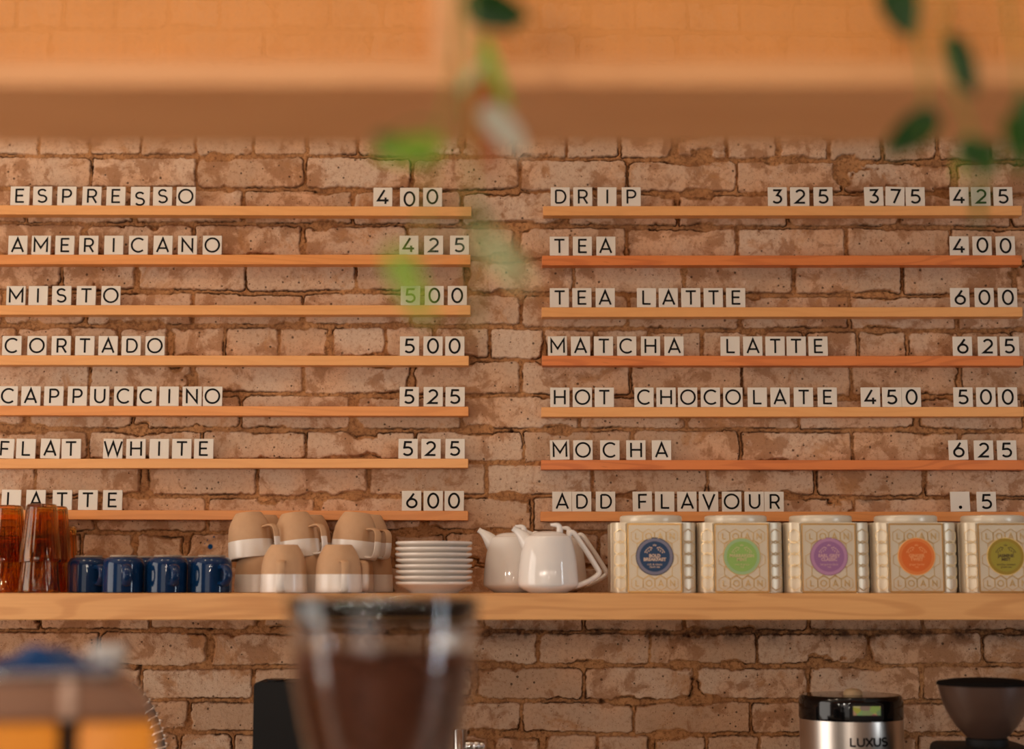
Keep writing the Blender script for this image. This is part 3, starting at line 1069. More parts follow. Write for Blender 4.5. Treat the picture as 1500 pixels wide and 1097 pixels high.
CB_, CH_ = cup_meshes()
cups = []
ya, ym, yb = 2.955, 3.040, 3.126
for px, y, z, az, rot, lab in (
        (415.5, ya, 0, -88, (0, 0), 'tan cup with white rim upside down, front left on the shelf, handle facing out'),
        (495.5, ya, 0, -74, (0, 0), 'tan cup with white rim upside down, front right on the shelf beside the saucers'),
        (377, ym, 0, 60, (0, 0), 'shelf level tan cup right of the last blue mug, under a tilted cup'),
        (446, ym, 0, 80, (0, 0), 'tan cup on the shelf seen in the gap between the two front cups'),
        (514, ym, 0, -62, (0, 0), 'tan cup on the shelf partly hidden behind the front right cup, handle showing'),
        (368, ym, 1, -36, (-4, -6), 'upper level tan cup at the left end of the pile, tilted left'),
        (437, ym, 1, -36, (-3, -7), 'upper level tan cup in the middle of the pile, handle hanging right'),
        (516, ym, 1, -46, (-2, 5), 'upper level tan cup at the right, its white handle curling below'),
        (386, yb, 0, 90, (0, 0), 'shelf level tan cup against the wall at the left of the pile'),
        (458, yb, 0, 90, (0, 0), 'shelf level tan cup against the wall at the middle of the pile'),
        (543, yb, 0, 70, (0, 0), 'shelf level tan cup against the wall next to the saucer stack'),
        (384, yb, 1, 75, (0, 0), 'upper rear tan cup peeking between the left and middle upper cups'),
        (452, yb, 1, 60, (0, 0), 'upper rear tan cup peeking behind the middle upper cup'),
        (535, yb, 1, -48, (0, 3), 'upper rear tan cup behind the right upper cup, second white handle')):
    loc = (PX(px, y), y, ZS + 0.0002 + z * 0.0585 + (0.001 if rot != (0, 0) else 0))
    rr = Matrix.Rotation(R(rot[1]), 3, 'Y') @ Matrix.Rotation(R(rot[0]), 3, 'X') @ Matrix.Rotation(R(az), 3, 'Z')
    e = rr.to_euler()
    if not cups:
        o = thing('cup', lab, 'cup', loc, 'upside down tan cups piled on the shelf', e)
        link('body', CB_, o)
        link('handle', CH_, o)
    else:
        o = copy_tree(cups[0], loc, e, lab)
    cups.append(o)

# ------------------------------------------------------------------ saucers
mb = MB()
prof = [(0, 0.0020), (0.040, 0.0020), (0.0405, 0.0), (0.0430, 0.0), (0.0440, 0.0022), (0.0550, 0.0090), (0.0640, 0.0138), (0.0670, 0.0150),
        (0.0680, 0.0172), (0.0672, 0.0192), (0.0648, 0.0194), (0.0560, 0.0150), (0.0470, 0.0108), (0.0445, 0.0099), (0, 0.0099)]
mb.lathe(prof, 64)
SAUCER = mb.mesh('saucer', M['saucer'], smooth=50)
ysau = 2.985
for k in range(8):
    pos = ['lowest saucer of the white stack, resting on the shelf', 'second saucer from the bottom of the white stack', 'third saucer from the bottom of the white stack',
           'fourth saucer from the bottom of the white stack', 'fifth saucer from the bottom of the white stack', 'third saucer from the top of the white stack',
           'second saucer from the top of the white stack', 'topmost saucer of the white stack beside the teapots'][k]
    o = link('saucer', SAUCER, None, (PX(635.8, ysau) + random.uniform(-0.0012, 0.0012), ysau + random.uniform(-0.001, 0.001), ZS + 0.0002 + k * 0.0100))
    tag(o, pos, 'saucer', 'stacked white saucers')


# ------------------------------------------------------------------ teapots
def teapot(loc, label):
    S = 0.00120                                     # metres per photo pixel at the front pot
    q = lambda px, py: ((px - 803) * S, (868 - py) * S)
    t = thing('teapot', label, 'teapot', loc, 'white teapots')
    mb = MB()
    prof = [(0, 0.0015), (0.030, 0.0015), (0.031, 0.0), (0.034, 0.0), (0.0365, 0.0022), (0.0455, 0.0068), (0.0515, 0.0112), (0.0528, 0.0142), (0.0526, 0.019),
            (0.0518, 0.034), (0.0500, 0.052), (0.0472, 0.070), (0.0436, 0.085), (0.0408, 0.0945), (0.0385, 0.0985), (0.0345, 0.1000), (0.0330, 0.0995), (0.0330, 0.097), (0, 0.097)]
    mb.lathe(prof, 72)
    link('body', mb.mesh('teapot_body', M['white_glaze'], smooth=45), t)
    mb = MB()
    mb.lathe([(0, 0.0975), (0.0322, 0.0975), (0.0324, 0.1003), (0.0300, 0.1022), (0.022, 0.1055), (0.012, 0.1070), (0, 0.1074)], 64)
    lid = link('lid', mb.mesh('teapot_lid', M['white_glaze'], smooth=45), t)
    mb = MB()
    kp = smooth_path([(*q(819, 786),), (*q(820, 779),), (*q(819.5, 772.5),), (*q(816, 769.8),), (*q(811, 769.5),), (*q(806.5, 769),)], 5)
    kp = [(p[0], 0, p[1]) for p in kp]
    n = len(kp)
    mb.tube(kp, [0.0064 - 0.0042 * (i / (n - 1)) ** 1.2 for i in range(n)], 12, 1.2, side=(0, 1, 0))
    link('knob', mb.mesh('teapot_knob', M['white_glaze'], smooth=60), lid)
    mb = MB()
    sp = smooth_path([(*q(790, 812),), (*q(776, 798),), (*q(767, 787),), (*q(759.5, 780),), (*q(751.5, 774.5),)], 6)
    sp = [(p[0], 0, p[1]) for p in sp]
    n = len(sp)
    mb.tube(sp, [0.0235 - 0.0185 * min(1, (i / (n - 1)) * 1.15) ** 0.75 for i in range(n)], 20, 1.0, side=(0, 1, 0))
    link('spout', mb.mesh('teapot_spout', M['white_glaze'], smooth=60), t)
    mb = MB()
    hp = smooth_path([(*q(832, 797),), (*q(833.5, 786),), (*q(836, 780.5),), (*q(841, 782),), (*q(849, 793),), (*q(861, 811),), (*q(873, 830),), (*q(877, 837.5),),
                      (*q(874.5, 843),), (*q(864, 850),), (*q(852, 855.5),), (*q(842, 859),)], 5)
    hp = [(p[0], 0, p[1]) for p in hp]
    mb.tube(hp, 0.0047, 12, 1.35, side=(0, 1, 0))
    link('handle', mb.mesh('teapot_handle', M['white_glaze'], smooth=60), t)
    return t


pot = teapot((PX(803, 2.957), 2.957, ZS + 0.0002), 'white teapot in front of the other two, its whole body showing')
copy_tree(pot, (PX(751, 3.043), 3.043, ZS + 0.0002), label='white teapot at the left, spout nearest the saucer stack')
copy_tree(pot, (PX(818, 3.129), 3.129, ZS + 0.0002), label='rear white teapot whose shaded handle reaches towards the tea tins')


# ------------------------------------------------------------------ tea tins
def text_mesh(txt, size, bold, mat, name):
    cu = bpy.data.curves.new(name, 'FONT')
    cu.body = txt
    cu.size = size
    cu.align_x = 'CENTER'
    cu.align_y = 'CENTER'
    cu.offset = bold
    cu.space_line = 0.85
    cu.extrude = 0.0001
    cu.resolution_u = 3
    o = bpy.data.objects.new(name, cu)
    C.objects.link(o)
    dg = bpy.context.evaluated_depsgraph_get()
    me = bpy.data.meshes.new_from_object(o.evaluated_get(dg))
    bpy.data.objects.remove(o)
    bpy.data.curves.remove(cu)
    me.materials.clear()
    me.materials.append(mat)
    return me


TIN_W, TIN_H = 0.0745, 0.1215


def tin_body_mesh():
    mb = MB()
    W, c, g = TIN_W, 0.0285, 0.0022
    # one corner in the first octant pattern, rotated four times: flat panel, groove, corner chamfer strip, groove
    out = []
    base = [(-W + c, -W), (W - c, -W), (W - c + g * 0.8, -W + g * 1.4), (W - c + 2 * g, -W + g * 0.4), (W - 0.012, -W + 0.0035), (W - 0.0035, -W + 0.012),
            (W - g * 0.4, -W + c - 2 * g), (W - g * 1.4, -W + c - g * 0.8)]
    for k in range(4):
        a = k * math.pi / 2
        for x, y in base[1:]:
            out.append((x * math.cos(a) - y * math.sin(a), x * math.sin(a) + y * math.cos(a)))
        x, y = W, -W + c
        out.append((x * math.cos(a) - y * math.sin(a), x * math.sin(a) + y * math.cos(a)))
    mb.prism(out, 0.0, TIN_H)
    es = [e for e in mb.bm.edges if abs(e.verts[0].co.z - e.verts[1].co.z) < 1e-6]
    bmesh.ops.bevel(mb.bm, geom=es, offset=0.0016, segments=2, affect='EDGES')
    # embossed honeycomb on the front panel, with letters, and on the two front corner strips
    hw = 0.0102
    Rh = 0.0135
    pitch_z = Rh * 1.5

    emb0 = set(mb.bm.faces)

    def hexa(x, z, M4=None):
        pts = [(x + hw * 0.96 * math.cos(R(a)) / math.cos(R(30)), z + Rh * 0.93 * math.sin(R(a))) for a in (30, 90, 150, 210, 270, 330)]
        mb.ribbon(pts, 0.00055, 0.0007, True, -W + 0.0001 if M4 is None else 0.0, M4)
    rows = [0.0165, 0.0165 + pitch_z, 0.0165 + 2 * pitch_z, 0.0165 + 3 * pitch_z, 0.0165 + 4 * pitch_z]
    for r, z in enumerate(rows):
        off = 0 if r % 2 == 0 else hw
        for k in range(-2, 2):
            x = (k + 0.5) * 2 * hw + off
            if abs(x) > W - c - hw * 0.8: continue
            hexa(x, z)
        if r in (0, 4):
            for ch, k in zip('LOAN', range(-2, 2)):
                add_glyph(mb, ch, 0.0105, (k + 0.5) * 2 * hw, z - 0.0052, -W + 0.0001, 0.085, 0.0011)
    for sgn in (-1, 1):
        m4 = Matrix.Translation((sgn * (W - 0.0150), -W + 0.0016, 0)) @ Matrix.Rotation(sgn * R(10), 4, 'Z')
        for r, z in enumerate(rows):
            hexa(0.0, z, m4)
    for f in mb.bm.faces:
        if f not in emb0: f.material_index = 1
    return mb.mesh('tin_body', [M['tin'], M['emboss']], smooth=35)


TINB = tin_body_mesh()
mb = MB()
mb.lathe([(0, TIN_H - 0.001), (0.0545, TIN_H - 0.001), (0.0552, TIN_H + 0.0005), (0.0552, TIN_H + 0.0105), (0.0540, TIN_H + 0.0130), (0.051, TIN_H + 0.0142), (0, TIN_H + 0.0142)], 64)
TINL = mb.mesh('tin_lid', M['lid_white'], smooth=40)
# gold edging along the top and bottom rims and down the panel edges of the front
mb = MB()
for z in (0.0018, TIN_H - 0.0030):
    mb.ribbon([(-TIN_W + 0.0285, z), (TIN_W - 0.0285, z)], 0.0014, 0.0007, False, -TIN_W + 0.0002)
for x in (-TIN_W + 0.0285, TIN_W - 0.0285):
    mb.ribbon([(x, 0.0015), (x, TIN_H - 0.002)], 0.0011, 0.0009, False, -TIN_W + 0.0003)
TINE = mb.mesh('tin_edging', M['gold'])

TINS = [
    (959.5, ('BOLD\nBREAKFAST', 'rich & classic\nblack tea'), (116, 112, 128), (14, 52, 88), (206, 176, 152), (64, 54, 60), 'navy blue', 'tea tin with a navy BOLD BREAKFAST label, next to the teapots'),
    (1087.5, ('MARRAKESH\nMINT', 'mint & green\ntea'), (150, 176, 124), (138, 172, 84), (190, 178, 124), (206, 168, 104), 'pale green', 'tea tin with a pale green label, second from the teapots'),
    (1215.5, ('EARL GREY\nCLASSIC', 'bergamot black\ntea'), (174, 124, 154), (146, 96, 138), (200, 156, 156), (150, 104, 120), 'mauve', 'tea tin with a purple EARL GREY CLASSIC label'),
    (1344, ('GINGER\nTWIST', 'ginger herbal\ntea'), (214, 118, 48), (208, 96, 14), (222, 146, 88), (232, 176, 104), 'orange', 'tea tin with an orange GINGER TWIST label'),
    (1475, ('JASMINE\nMIST', 'jasmine scented\ngreen tea'), (146, 118, 18), (148, 132, 28), (84, 66, 16), (228, 190, 112), 'olive', 'tea tin with an olive JASMINE MIST label, cut by the right edge'),
]
YT = 3.006
for px, (big, small), ring, disc, ink, rim, cname, lab in TINS:
    xc = PX(px, YT - TIN_W)
    t = thing('tea_tin', lab, 'tin', (xc, YT, ZS + 0.0003), 'cream tea tins with round labels')
    link('body', TINB, t)
    link('lid', TINL, t)
    link('edging', TINE, t)['label'] = 'gold edging'
    zc = TIN_H * 0.515
    mb = MB()

    def disc_(r, y0, y1, n=56):
        lo = [mb.bm.verts.new((r * math.cos(2 * math.pi * k / n), y0, zc + r * math.sin(2 * math.pi * k / n))) for k in range(n)]
        hi = [mb.bm.verts.new((r * math.cos(2 * math.pi * k / n), y1, zc + r * math.sin(2 * math.pi * k / n))) for k in range(n)]
        for k in range(n):
            mb.bm.faces.new((lo[k], lo[(k + 1) % n], hi[(k + 1) % n], hi[k]))
        mb.bm.faces.new(hi)
        mb.bm.faces.new(lo[::-1])
    Wf = -TIN_W
    disc_(0.0328, Wf, Wf - 0.0009)
    lbl = link('label', mb.mesh('label_rim', simple(cname + ' label rim', lin(*rim), 0.5, var=0.02)), t)
    lbl['label'] = f'round {cname} label'
    mb = MB()
    disc_(0.0314, Wf - 0.0009, Wf - 0.0012)
    link('label_ring', mb.mesh('label_ring', simple(cname + ' label ring', lin(*ring), 0.5, var=0.02)), lbl)
    mb = MB()
    disc_(0.0262, Wf - 0.0012, Wf - 0.0015)
    link('label_field', mb.mesh('label_field', simple(cname + ' label field', lin(*disc), 0.5, var=0.02)), lbl)
    inkm = simple(cname + ' label print', lin(*ink), 0.5, var=0.02)
    for txt, size, bold, dz, nm in ((big, 0.0075, 0.00030, -0.0020, 'tea_name'), (small, 0.0050, 0.00003, -0.0158, 'tea_description')):
        link(nm, text_mesh(txt, size, bold, inkm, nm), lbl, (0, Wf - 0.00165, zc + dz), (math.pi / 2, 0, 0))
    mb = MB()
    def petal(x, z, a, u=0.0019, v=0.00085):
        ca, sa = math.cos(R(a)), math.sin(R(a))
        mb.bm.faces.new([mb.bm.verts.new((x + u * math.cos(k * math.pi / 5) * ca - v * math.sin(k * math.pi / 5) * sa, Wf - 0.0017,
                                          zc + z + u * math.cos(k * math.pi / 5) * sa + v * math.sin(k * math.pi / 5) * ca)) for k in range(10)])
    for sgn in (-1, 1):                              # a small sprig of leaves either side, a bud on top
        for dx, dz, a in ((0.0050, 0.0150, 60), (0.0082, 0.0158, 20), (0.0112, 0.0140, -20), (0.0142, 0.0112, -45), (0.0066, 0.0118, 95),
                          (0.0100, 0.0096, 75), (0.0134, 0.0072, 85), (0.0166, 0.0080, -75)):
            petal(sgn * dx, dz, a if sgn > 0 else 180 - a)
    for dx, dz, a in ((-0.0020, 0.0192, 125), (0.0, 0.0200, 90), (0.0020, 0.0192, 55)):
        petal(dx, dz, a, 0.0016, 0.0007)
    link('sprig_emblem', mb.mesh('sprig_emblem', inkm), lbl)

# ------------------------------------------------------------------ back counter and the machines on it
mb = MB(); mb.box((-2.2, 2.62, 0.0), (2.2, WALL - 0.012, 0.86))
ct = thing('work_counter', 'dark back counter under the long shelf, along the brick wall', 'counter', (0, 0, 0))
link('cabinet_body', mb.mesh('counter_body', M['counter']), ct)
mb = MB(); mb.box((-2.2, 2.58, 0.86), (2.2, WALL - 0.012, 0.90), 0.003)
link('worktop', mb.mesh('worktop', M['worktop']), ct)
ZCT = 0.9003


def brewer():
    Y = 3.02
    xc = PX(1247, Y, 1060)
    r = (PX(1322, Y, 1060) - PX(1172, Y, 1060)) / 2
    ztop = PZ(1014, Y + r * 0.6)
    zl = PZ(1058, Y - r)
    h, hl = ztop - ZCT, zl - ZCT
    t = thing('coffee_dispenser', 'steel coffee dispenser with glossy black lid and small display', 'dispenser', (xc, Y, ZCT))
    mb = MB()
    mb.lathe([(0, 0), (r * 0.96, 0), (r * 0.96, 0.03), (r, 0.032), (r, hl), (0, hl)], 72)
    link('body', mb.mesh('dispenser_body', M['steel'], smooth=40), t)
    mb = MB()
    mb.lathe([(0, hl), (r * 1.004, hl), (r * 1.012, hl + 0.004), (r * 1.008, h - 0.010), (r * 0.985, h - 0.003), (r * 0.95, h), (r * 0.5, h + 0.001), (0, h + 0.001)], 72)
    lid = link('lid', mb.mesh('dispenser_lid', M['black_gloss'], smooth=40), t)
    s = (PX(1322, Y, 1060) - PX(1172, Y, 1060)) / 150
    mb = MB()
    yf = -r * 1.012
    mb.box((-17 * s, yf - 0.006, hl + 0.001), (31 * s, yf + 0.03, h - 0.009), 0.004, 2)
    pan = link('control_panel', mb.mesh('control_panel', M['black_plastic'], smooth=40), lid)
    mb = MB()
    mb.box((-13 * s, yf - 0.0068, hl + 10 * s), (26 * s, yf - 0.0052, hl + 23 * s))
    link('display', mb.mesh('display', M['display']), lid)['label'] = 'small colourful display window'
    mb = MB()
    mb.lathe([(0.017, 0), (0.016, 0.006), (0.011, 0.010), (0, 0.0115)], 32, (0, -0.02, h + 0.0005))
    link('knob', mb.mesh('dispenser_knob', M['dome'], smooth=50), lid)['label'] = 'beige domed knob'
    # lettering wrapped on the body
    mb = MB()
    size = 12 * s
    adv = [('L', 0), ('U', 11.2), ('X', 23.2), ('U', 35), ('S', 46.3)]
    for ch, ax in adv:
        x = (-13 + ax) * s
        a = math.asin(x / r)
        m4 = Matrix.Rotation(a, 4, 'Z') @ Matrix.Translation((0, -r, hl - 34 * s))
        add_glyph(mb, ch, size, 0, 0, -0.0002, 0.11, 0.0005, m4, 1.15)
    link('lettering', mb.mesh('dispenser_lettering', M['ink']), t)


brewer()


def rear_grinder():
    Y = 2.86
    xc = PX(1443, Y, 1000)
    s = PX(1000, Y, 1000) - PX(999, Y, 1000)
    r = 68 * s
    z = lambda py: PZ(py, Y) - ZCT
    t = thing('coffee_grinder', 'coffee grinder with smoked bowl hopper at the right edge', 'grinder', (xc, Y, ZCT))
    mb = MB()
    mb.box((-0.075, -0.09, 0), (0.075, 0.10, z(1092)), 0.012, 3)
    link('body', mb.mesh('grinder_body', M['black_plastic'], smooth=40), t)
    mb = MB()
    mb.lathe([(0.028, z(1094)), (30 * s, z(1094)), (30.5 * s, z(1082)), (28 * s, z(1080)), (0.02, z(1080))], 48)
    link('collar', mb.mesh('grinder_collar', M['black_plastic'], smooth=40), t)
    mb = MB()
    outer = [(27, 1081), (34, 1074), (43, 1064), (51, 1052), (57.5, 1040), (62.5, 1026), (66, 1012), (68, 1002)]
    pr = [(a * s, z(b)) for a, b in outer]
    pr += [(a * s - 0.0025, z(b)) for a, b in outer[::-1]]
    mb.lathe(pr, 64)
    link('hopper', mb.mesh('grinder_hopper', M['smoke'], smooth=50), t)['label'] = 'smoked translucent hopper'
    mb = MB()
    mb.lathe([(0, z(1001)), (66 * s, z(1001)), (69.5 * s, z(1003)), (70 * s, z(1000.5)), (68 * s, z(998)), (50 * s, z(995)), (25 * s, z(993.2)), (0, z(992.6))], 64)
    link('lid', mb.mesh('grinder_lid', M['charcoal'], smooth=50), t)


rear_grinder()


def black_box():
    Y = 2.93
    x0, x1 = PX(370.5, Y, 1050), PX(482, Y, 1050)
    z1 = PZ(994, Y + 0.10) - ZCT
    zsh = PZ(1002, Y) - ZCT
    t = thing('appliance_housing', 'matt black boxy appliance with sloping top corners, behind the clear hopper', 'appliance', ((x0 + x1) / 2, Y, ZCT))
    hwid = (x1 - x0) / 2
    mb = MB()
    ins = PX(377, Y, 1000) - x0
    out = [(-hwid, 0), (hwid, 0), (hwid, zsh), (hwid - ins, z1), (-hwid + ins, z1), (-hwid, zsh)]
    lo = [mb.bm.verts.new((x, 0, z)) for x, z in out]
    hi = [mb.bm.verts.new((x, 0.10, z)) for x, z in out]
    for k in range(6):
        mb.bm.faces.new((lo[k], lo[(k + 1) % 6], hi[(k + 1) % 6], hi[k]))
    mb.bm.faces.new(lo[::-1]); mb.bm.faces.new(hi)
    bmesh.ops.bevel(mb.bm, geom=list(mb.bm.edges), offset=0.002, segments=2, affect='EDGES')
    link('housing', mb.mesh('housing', M['black_plastic'], smooth=30), t)
    mb = MB()
    xa = PX(390, Y, 990) - (x0 + x1) / 2
    mb.box((xa, 0.01, z1 - 0.001), (xa + 0.028, 0.05, z1 + 0.004), 0.0018, 2)
    link('top_button', mb.mesh('top_button', M['black_gloss'], smooth=30), t)


black_box()


def tap():
    Y = 2.92
    xc = PX(674, Y, 1080)
    s = PX(1000, Y, 1080) - PX(999, Y, 1080)
    z = lambda py: PZ(py, Y) - ZCT
    t = thing('water_tap', 'chrome water tap post with ribbed side knob', 'tap', (xc, Y, ZCT))
    mb = MB()
    r = 10 * s
    mb.lathe([(0, 0), (r * 1.8, 0), (r * 1.8, 0.008), (r, 0.012), (r, z(1069)), (r * 0.93, z(1068)), (0, z(1068))], 40)
    link('post', mb.mesh('tap_post', M['chrome'], smooth=40), t)
    mb = MB()
    zc = z(1093)

    def seg(x0, x1, rr):
        ring = []
        for x in (x0, x0 + 0.001, x1 - 0.001, x1):
            q = rr * (0.93 if x in (x0, x1) else 1)
            ring.append([mb.bm.verts.new((x * 1.0, q * math.cos(a * math.pi / 12), zc + q * math.sin(a * math.pi / 12))) for a in range(24)])
        for A, B in zip(ring[:-1], ring[1:]):
            for k in range(24):
                mb.bm.faces.new((A[k], A[(k + 1) % 24], B[(k + 1) % 24], B[k]))
        mb.bm.faces.new(ring[0][::-1]); mb.bm.faces.new(ring[-1])
    seg(r * 0.9, 20 * s, 9.0 * s)
    seg(20.5 * s, 28 * s, 9.5 * s)
    seg(28.5 * s, 35 * s, 7.5 * s)
    link('knob', mb.mesh('tap_knob', M['chrome'], smooth=40), t)


tap()


def spring_hose():
    Y = 2.90
    t = thing('rinse_hose', 'grey hose in a steel coil spring rising beside the coffee machine', 'hose', (PX(150, Y, 1000), Y, ZCT))
    o = t.location
    pix = [(150, 1500), (150, 1260), (150, 1120), (152, 1050), (160, 1015), (176, 1002), (194, 1006), (210, 1022), (222, 1043), (231, 1068), (237, 1097), (238, 1140), (236, 1190)]
    pts = [P(a, b, Y) - o for a, b in pix]
    pts[0] = Vector((pts[0].x, pts[0].y, 0.0))
    path = smooth_path(pts, 10)
    mb = MB(); mb.tube(path, 0.0068, 12)
    link('hose', mb.mesh('hose', M['hose'], smooth=60), t)
    # resample evenly, then wind a helix around the upper arc
    acc = [0.0]
    for a, b in zip(path[:-1], path[1:]): acc.append(acc[-1] + (b - a).length)
    total = acc[-1]

    def at(sv):
        i = max(0, min(len(acc) - 2, int(np.searchsorted(acc, sv)) - 1))
        f = (sv - acc[i]) / max(1e-9, acc[i + 1] - acc[i])
        return path[i].lerp(path[i + 1], f), (path[i + 1] - path[i]).normalized()
    hel = []
    pitch, rad = 0.0130, 0.0132
    s0 = total * 0.30
    npt = int((total - s0) / pitch * 18)
    for k in range(npt):
        sv = s0 + (total - s0) * k / (npt - 1)
        p, tg = at(sv)
        e1 = Vector((0, 1, 0))
        e2 = tg.cross(e1).normalized()
        a = 2 * math.pi * (sv - s0) / pitch
        hel.append(p + e1 * (rad * math.cos(a)) + e2 * (rad * math.sin(a)))
    mb = MB(); mb.tube(hel, 0.0013, 6)
    link('coil_spring', mb.mesh('coil_spring', M['wire'], smooth=60), t)
    mb = MB()
    e = path[-1]
    mb.lathe([(0, 0), (0.014, 0), (0.018, -0.01), (0.016, -0.05), (0.024, -0.075), (0, -0.075)], 24, e)
    link('spray_head', mb.mesh('spray_head', M['black_plastic'], smooth=40), t)


spring_hose()

# ------------------------------------------------------------------ front counter, espresso machine, clear hopper grinder
mb = MB(); mb.box((-1.6, 1.28, 0.0), (1.6, 1.92, 0.90))
fc = thing('bar_counter', 'front bar counter carrying the coffee machine and the clear hopper grinder', 'counter', (0, 0, 0))
link('cabinet_body', mb.mesh('bar_body', M['counter']), fc)
mb = MB(); mb.box((-1.6, 1.25, 0.90), (1.6, 1.95, 0.94), 0.003)
link('worktop', mb.mesh('bar_top', M['worktop']), fc)
ZB = 0.9403


def espresso_machine():
    Y = 1.62
    t = thing('espresso_machine', 'blurred coffee machine with orange panels at the lower left', 'coffee machine', (PX(228, Y, 1060), Y, ZB), rot=(0, 0, R(13)))
    o = t.location
    X = lambda px: PX(px, Y, 1060) - o.x
    Zp = lambda py: PZ(py, Y) - ZB
    # legs
    for i, (lx, ly) in enumerate(((-260, 0.05), (200, 0.05), (-260, 0.26), (200, 0.26))):
        mb = MB(); mb.lathe([(0, 0), (0.022, 0), (0.018, 0.04), (0, 0.04)], 20, (X(lx), ly, 0))
        link('foot', mb.mesh('machine_foot', M['black_plastic'], smooth=40), t)
    mb = MB()
    # upper steel hood: slopes down at the right hand side
    prof = [(-300, 1053), (228, 1053), (218, 1040), (200, 1020), (180, 1006), (150, 998), (-300, 994)]
    lo = [mb.bm.verts.new((X(a), 0.0, Zp(b))) for a, b in prof]
    hi = [mb.bm.verts.new((X(a), 0.30, Zp(b))) for a, b in prof]
    n = len(prof)
    for k in range(n):
        mb.bm.faces.new((lo[k], lo[(k + 1) % n], hi[(k + 1) % n], hi[k]))
    mb.bm.faces.new(lo[::-1]); mb.bm.faces.new(hi)
    bmesh.ops.bevel(mb.bm, geom=list(mb.bm.edges), offset=0.004, segments=2, affect='EDGES')
    link('steel_hood', mb.mesh('steel_hood', M['hood'], smooth=35), t)['label'] = 'steel hood with reflected brown put into its colour'
    mb = MB()
    mb.box((X(-300), 0.012, 0.04), (X(226), 0.30, Zp(1053) - 0.0002), 0.004)
    link('chassis', mb.mesh('chassis', M['black_plastic'], smooth=35), t)
    for a, b in ((-298, 90), (118, 228)):
        mb = MB()
        mb.box((X(a), -0.008, 0.12), (X(b), 0.02, Zp(1056)), 0.005, 2)
        link('side_panel', mb.mesh('orange_panel', M['orange_panel'], smooth=35), t)['label'] = 'glossy orange panel'
    mb = MB()
    mb.box((X(94), -0.010, Zp(1052)), (X(112), 0.02, Zp(996)), 0.004, 2)
    link('trim_post', mb.mesh('trim_post', M['post'], smooth=35), t)['label'] = 'pale upright trim post'
    # cup rail
    mb = MB()
    zr = Zp(989)
    pts = [(X(-290), 0.02, Zp(994)), (X(-290), 0.02, zr), (X(140), 0.02, zr), (X(152), 0.05, zr), (X(152), 0.28, zr)]
    mb.tube(smooth_path(pts, 4), 0.0035, 10)
    for a in (0, 105, 140):
        mb.tube([(X(a), 0.02, Zp(996)), (X(a), 0.02, zr)], 0.003, 10)
    link('cup_rail', mb.mesh('cup_rail', M['chrome'], smooth=60), t)
    zt = ZB + Zp(994)
    # folded cloth on top
    mb = MB()
    nx, ny = 40, 10
    top = []
    x0, x1 = X(-20), X(168)
    for j in range(ny + 1):
        for i in range(nx + 1):
            u, v = i / nx, j / ny
            zz = 0.017 + 0.012 * math.exp(-((u - 0.42) / 0.16) ** 2) + 0.004 * math.sin(u * 19 + v * 3) - 0.008 * u
            zz *= min(1, u * 9, (1 - u) * 9 + 0.25) ** 0.5
            top.append(mb.bm.verts.new((x0 + (x1 - x0) * u, 0.045 + 0.16 * v, max(0.002, zz))))
    for j in range(ny):
        for i in range(nx):
            a = j * (nx + 1) + i
            mb.bm.faces.new((top[a], top[a + 1], top[a + nx + 2], top[a + nx + 1]))
    ed = [e for e in mb.bm.edges if e.is_boundary]
    r = bmesh.ops.extrude_edge_only(mb.bm, edges=ed)
    for v in r['geom']:
        if isinstance(v, bmesh.types.BMVert): v.co.z = 0.0
    tag(link('folded_cloth', mb.mesh('folded_cloth', M['cloth'], smooth=60), None, (o.x, o.y, zt + 0.0005), (0, 0, R(13))),
        'crumpled navy blue cloth on top of the coffee machine', 'cloth')
    # upturned glossy white cup on the machine
    Yc = Y + 0.12
    mb = MB()
    s = PX(1000, Yc, 990) - PX(999, Yc, 990)
    mb.lathe([(0.0, 0.004), (14 * s, 0.004), (16 * s, 0), (18 * s, 0.004), (24 * s, 20 * s), (27 * s, 44 * s), (26 * s, 45 * s), (25 * s, 44 * s), (22 * s, 20 * s), (15 * s, 0.008), (0, 0.008)], 40)
    cx = PX(160, Yc, 990)
    cpt = thing('white_cup', 'blurred glossy white cup on the coffee machine top', 'cup', (cx, Yc, zt - 0.0035))
    link('body', mb.mesh('white_cup_body', M['white_glaze'], smooth=50), cpt)
    mb = MB()
    mb.tube(smooth_path([(-24 * s, 0, 34 * s), (-34 * s, 0, 34 * s), (-37 * s, 0, 24 * s), (-31 * s, 0, 15 * s), (-21 * s, 0, 13 * s)], 4), 0.003, 10, side=(0, 1, 0))
    link('handle', mb.mesh('white_cup_handle', M['white_glaze'], smooth=60), cpt)


espresso_machine()


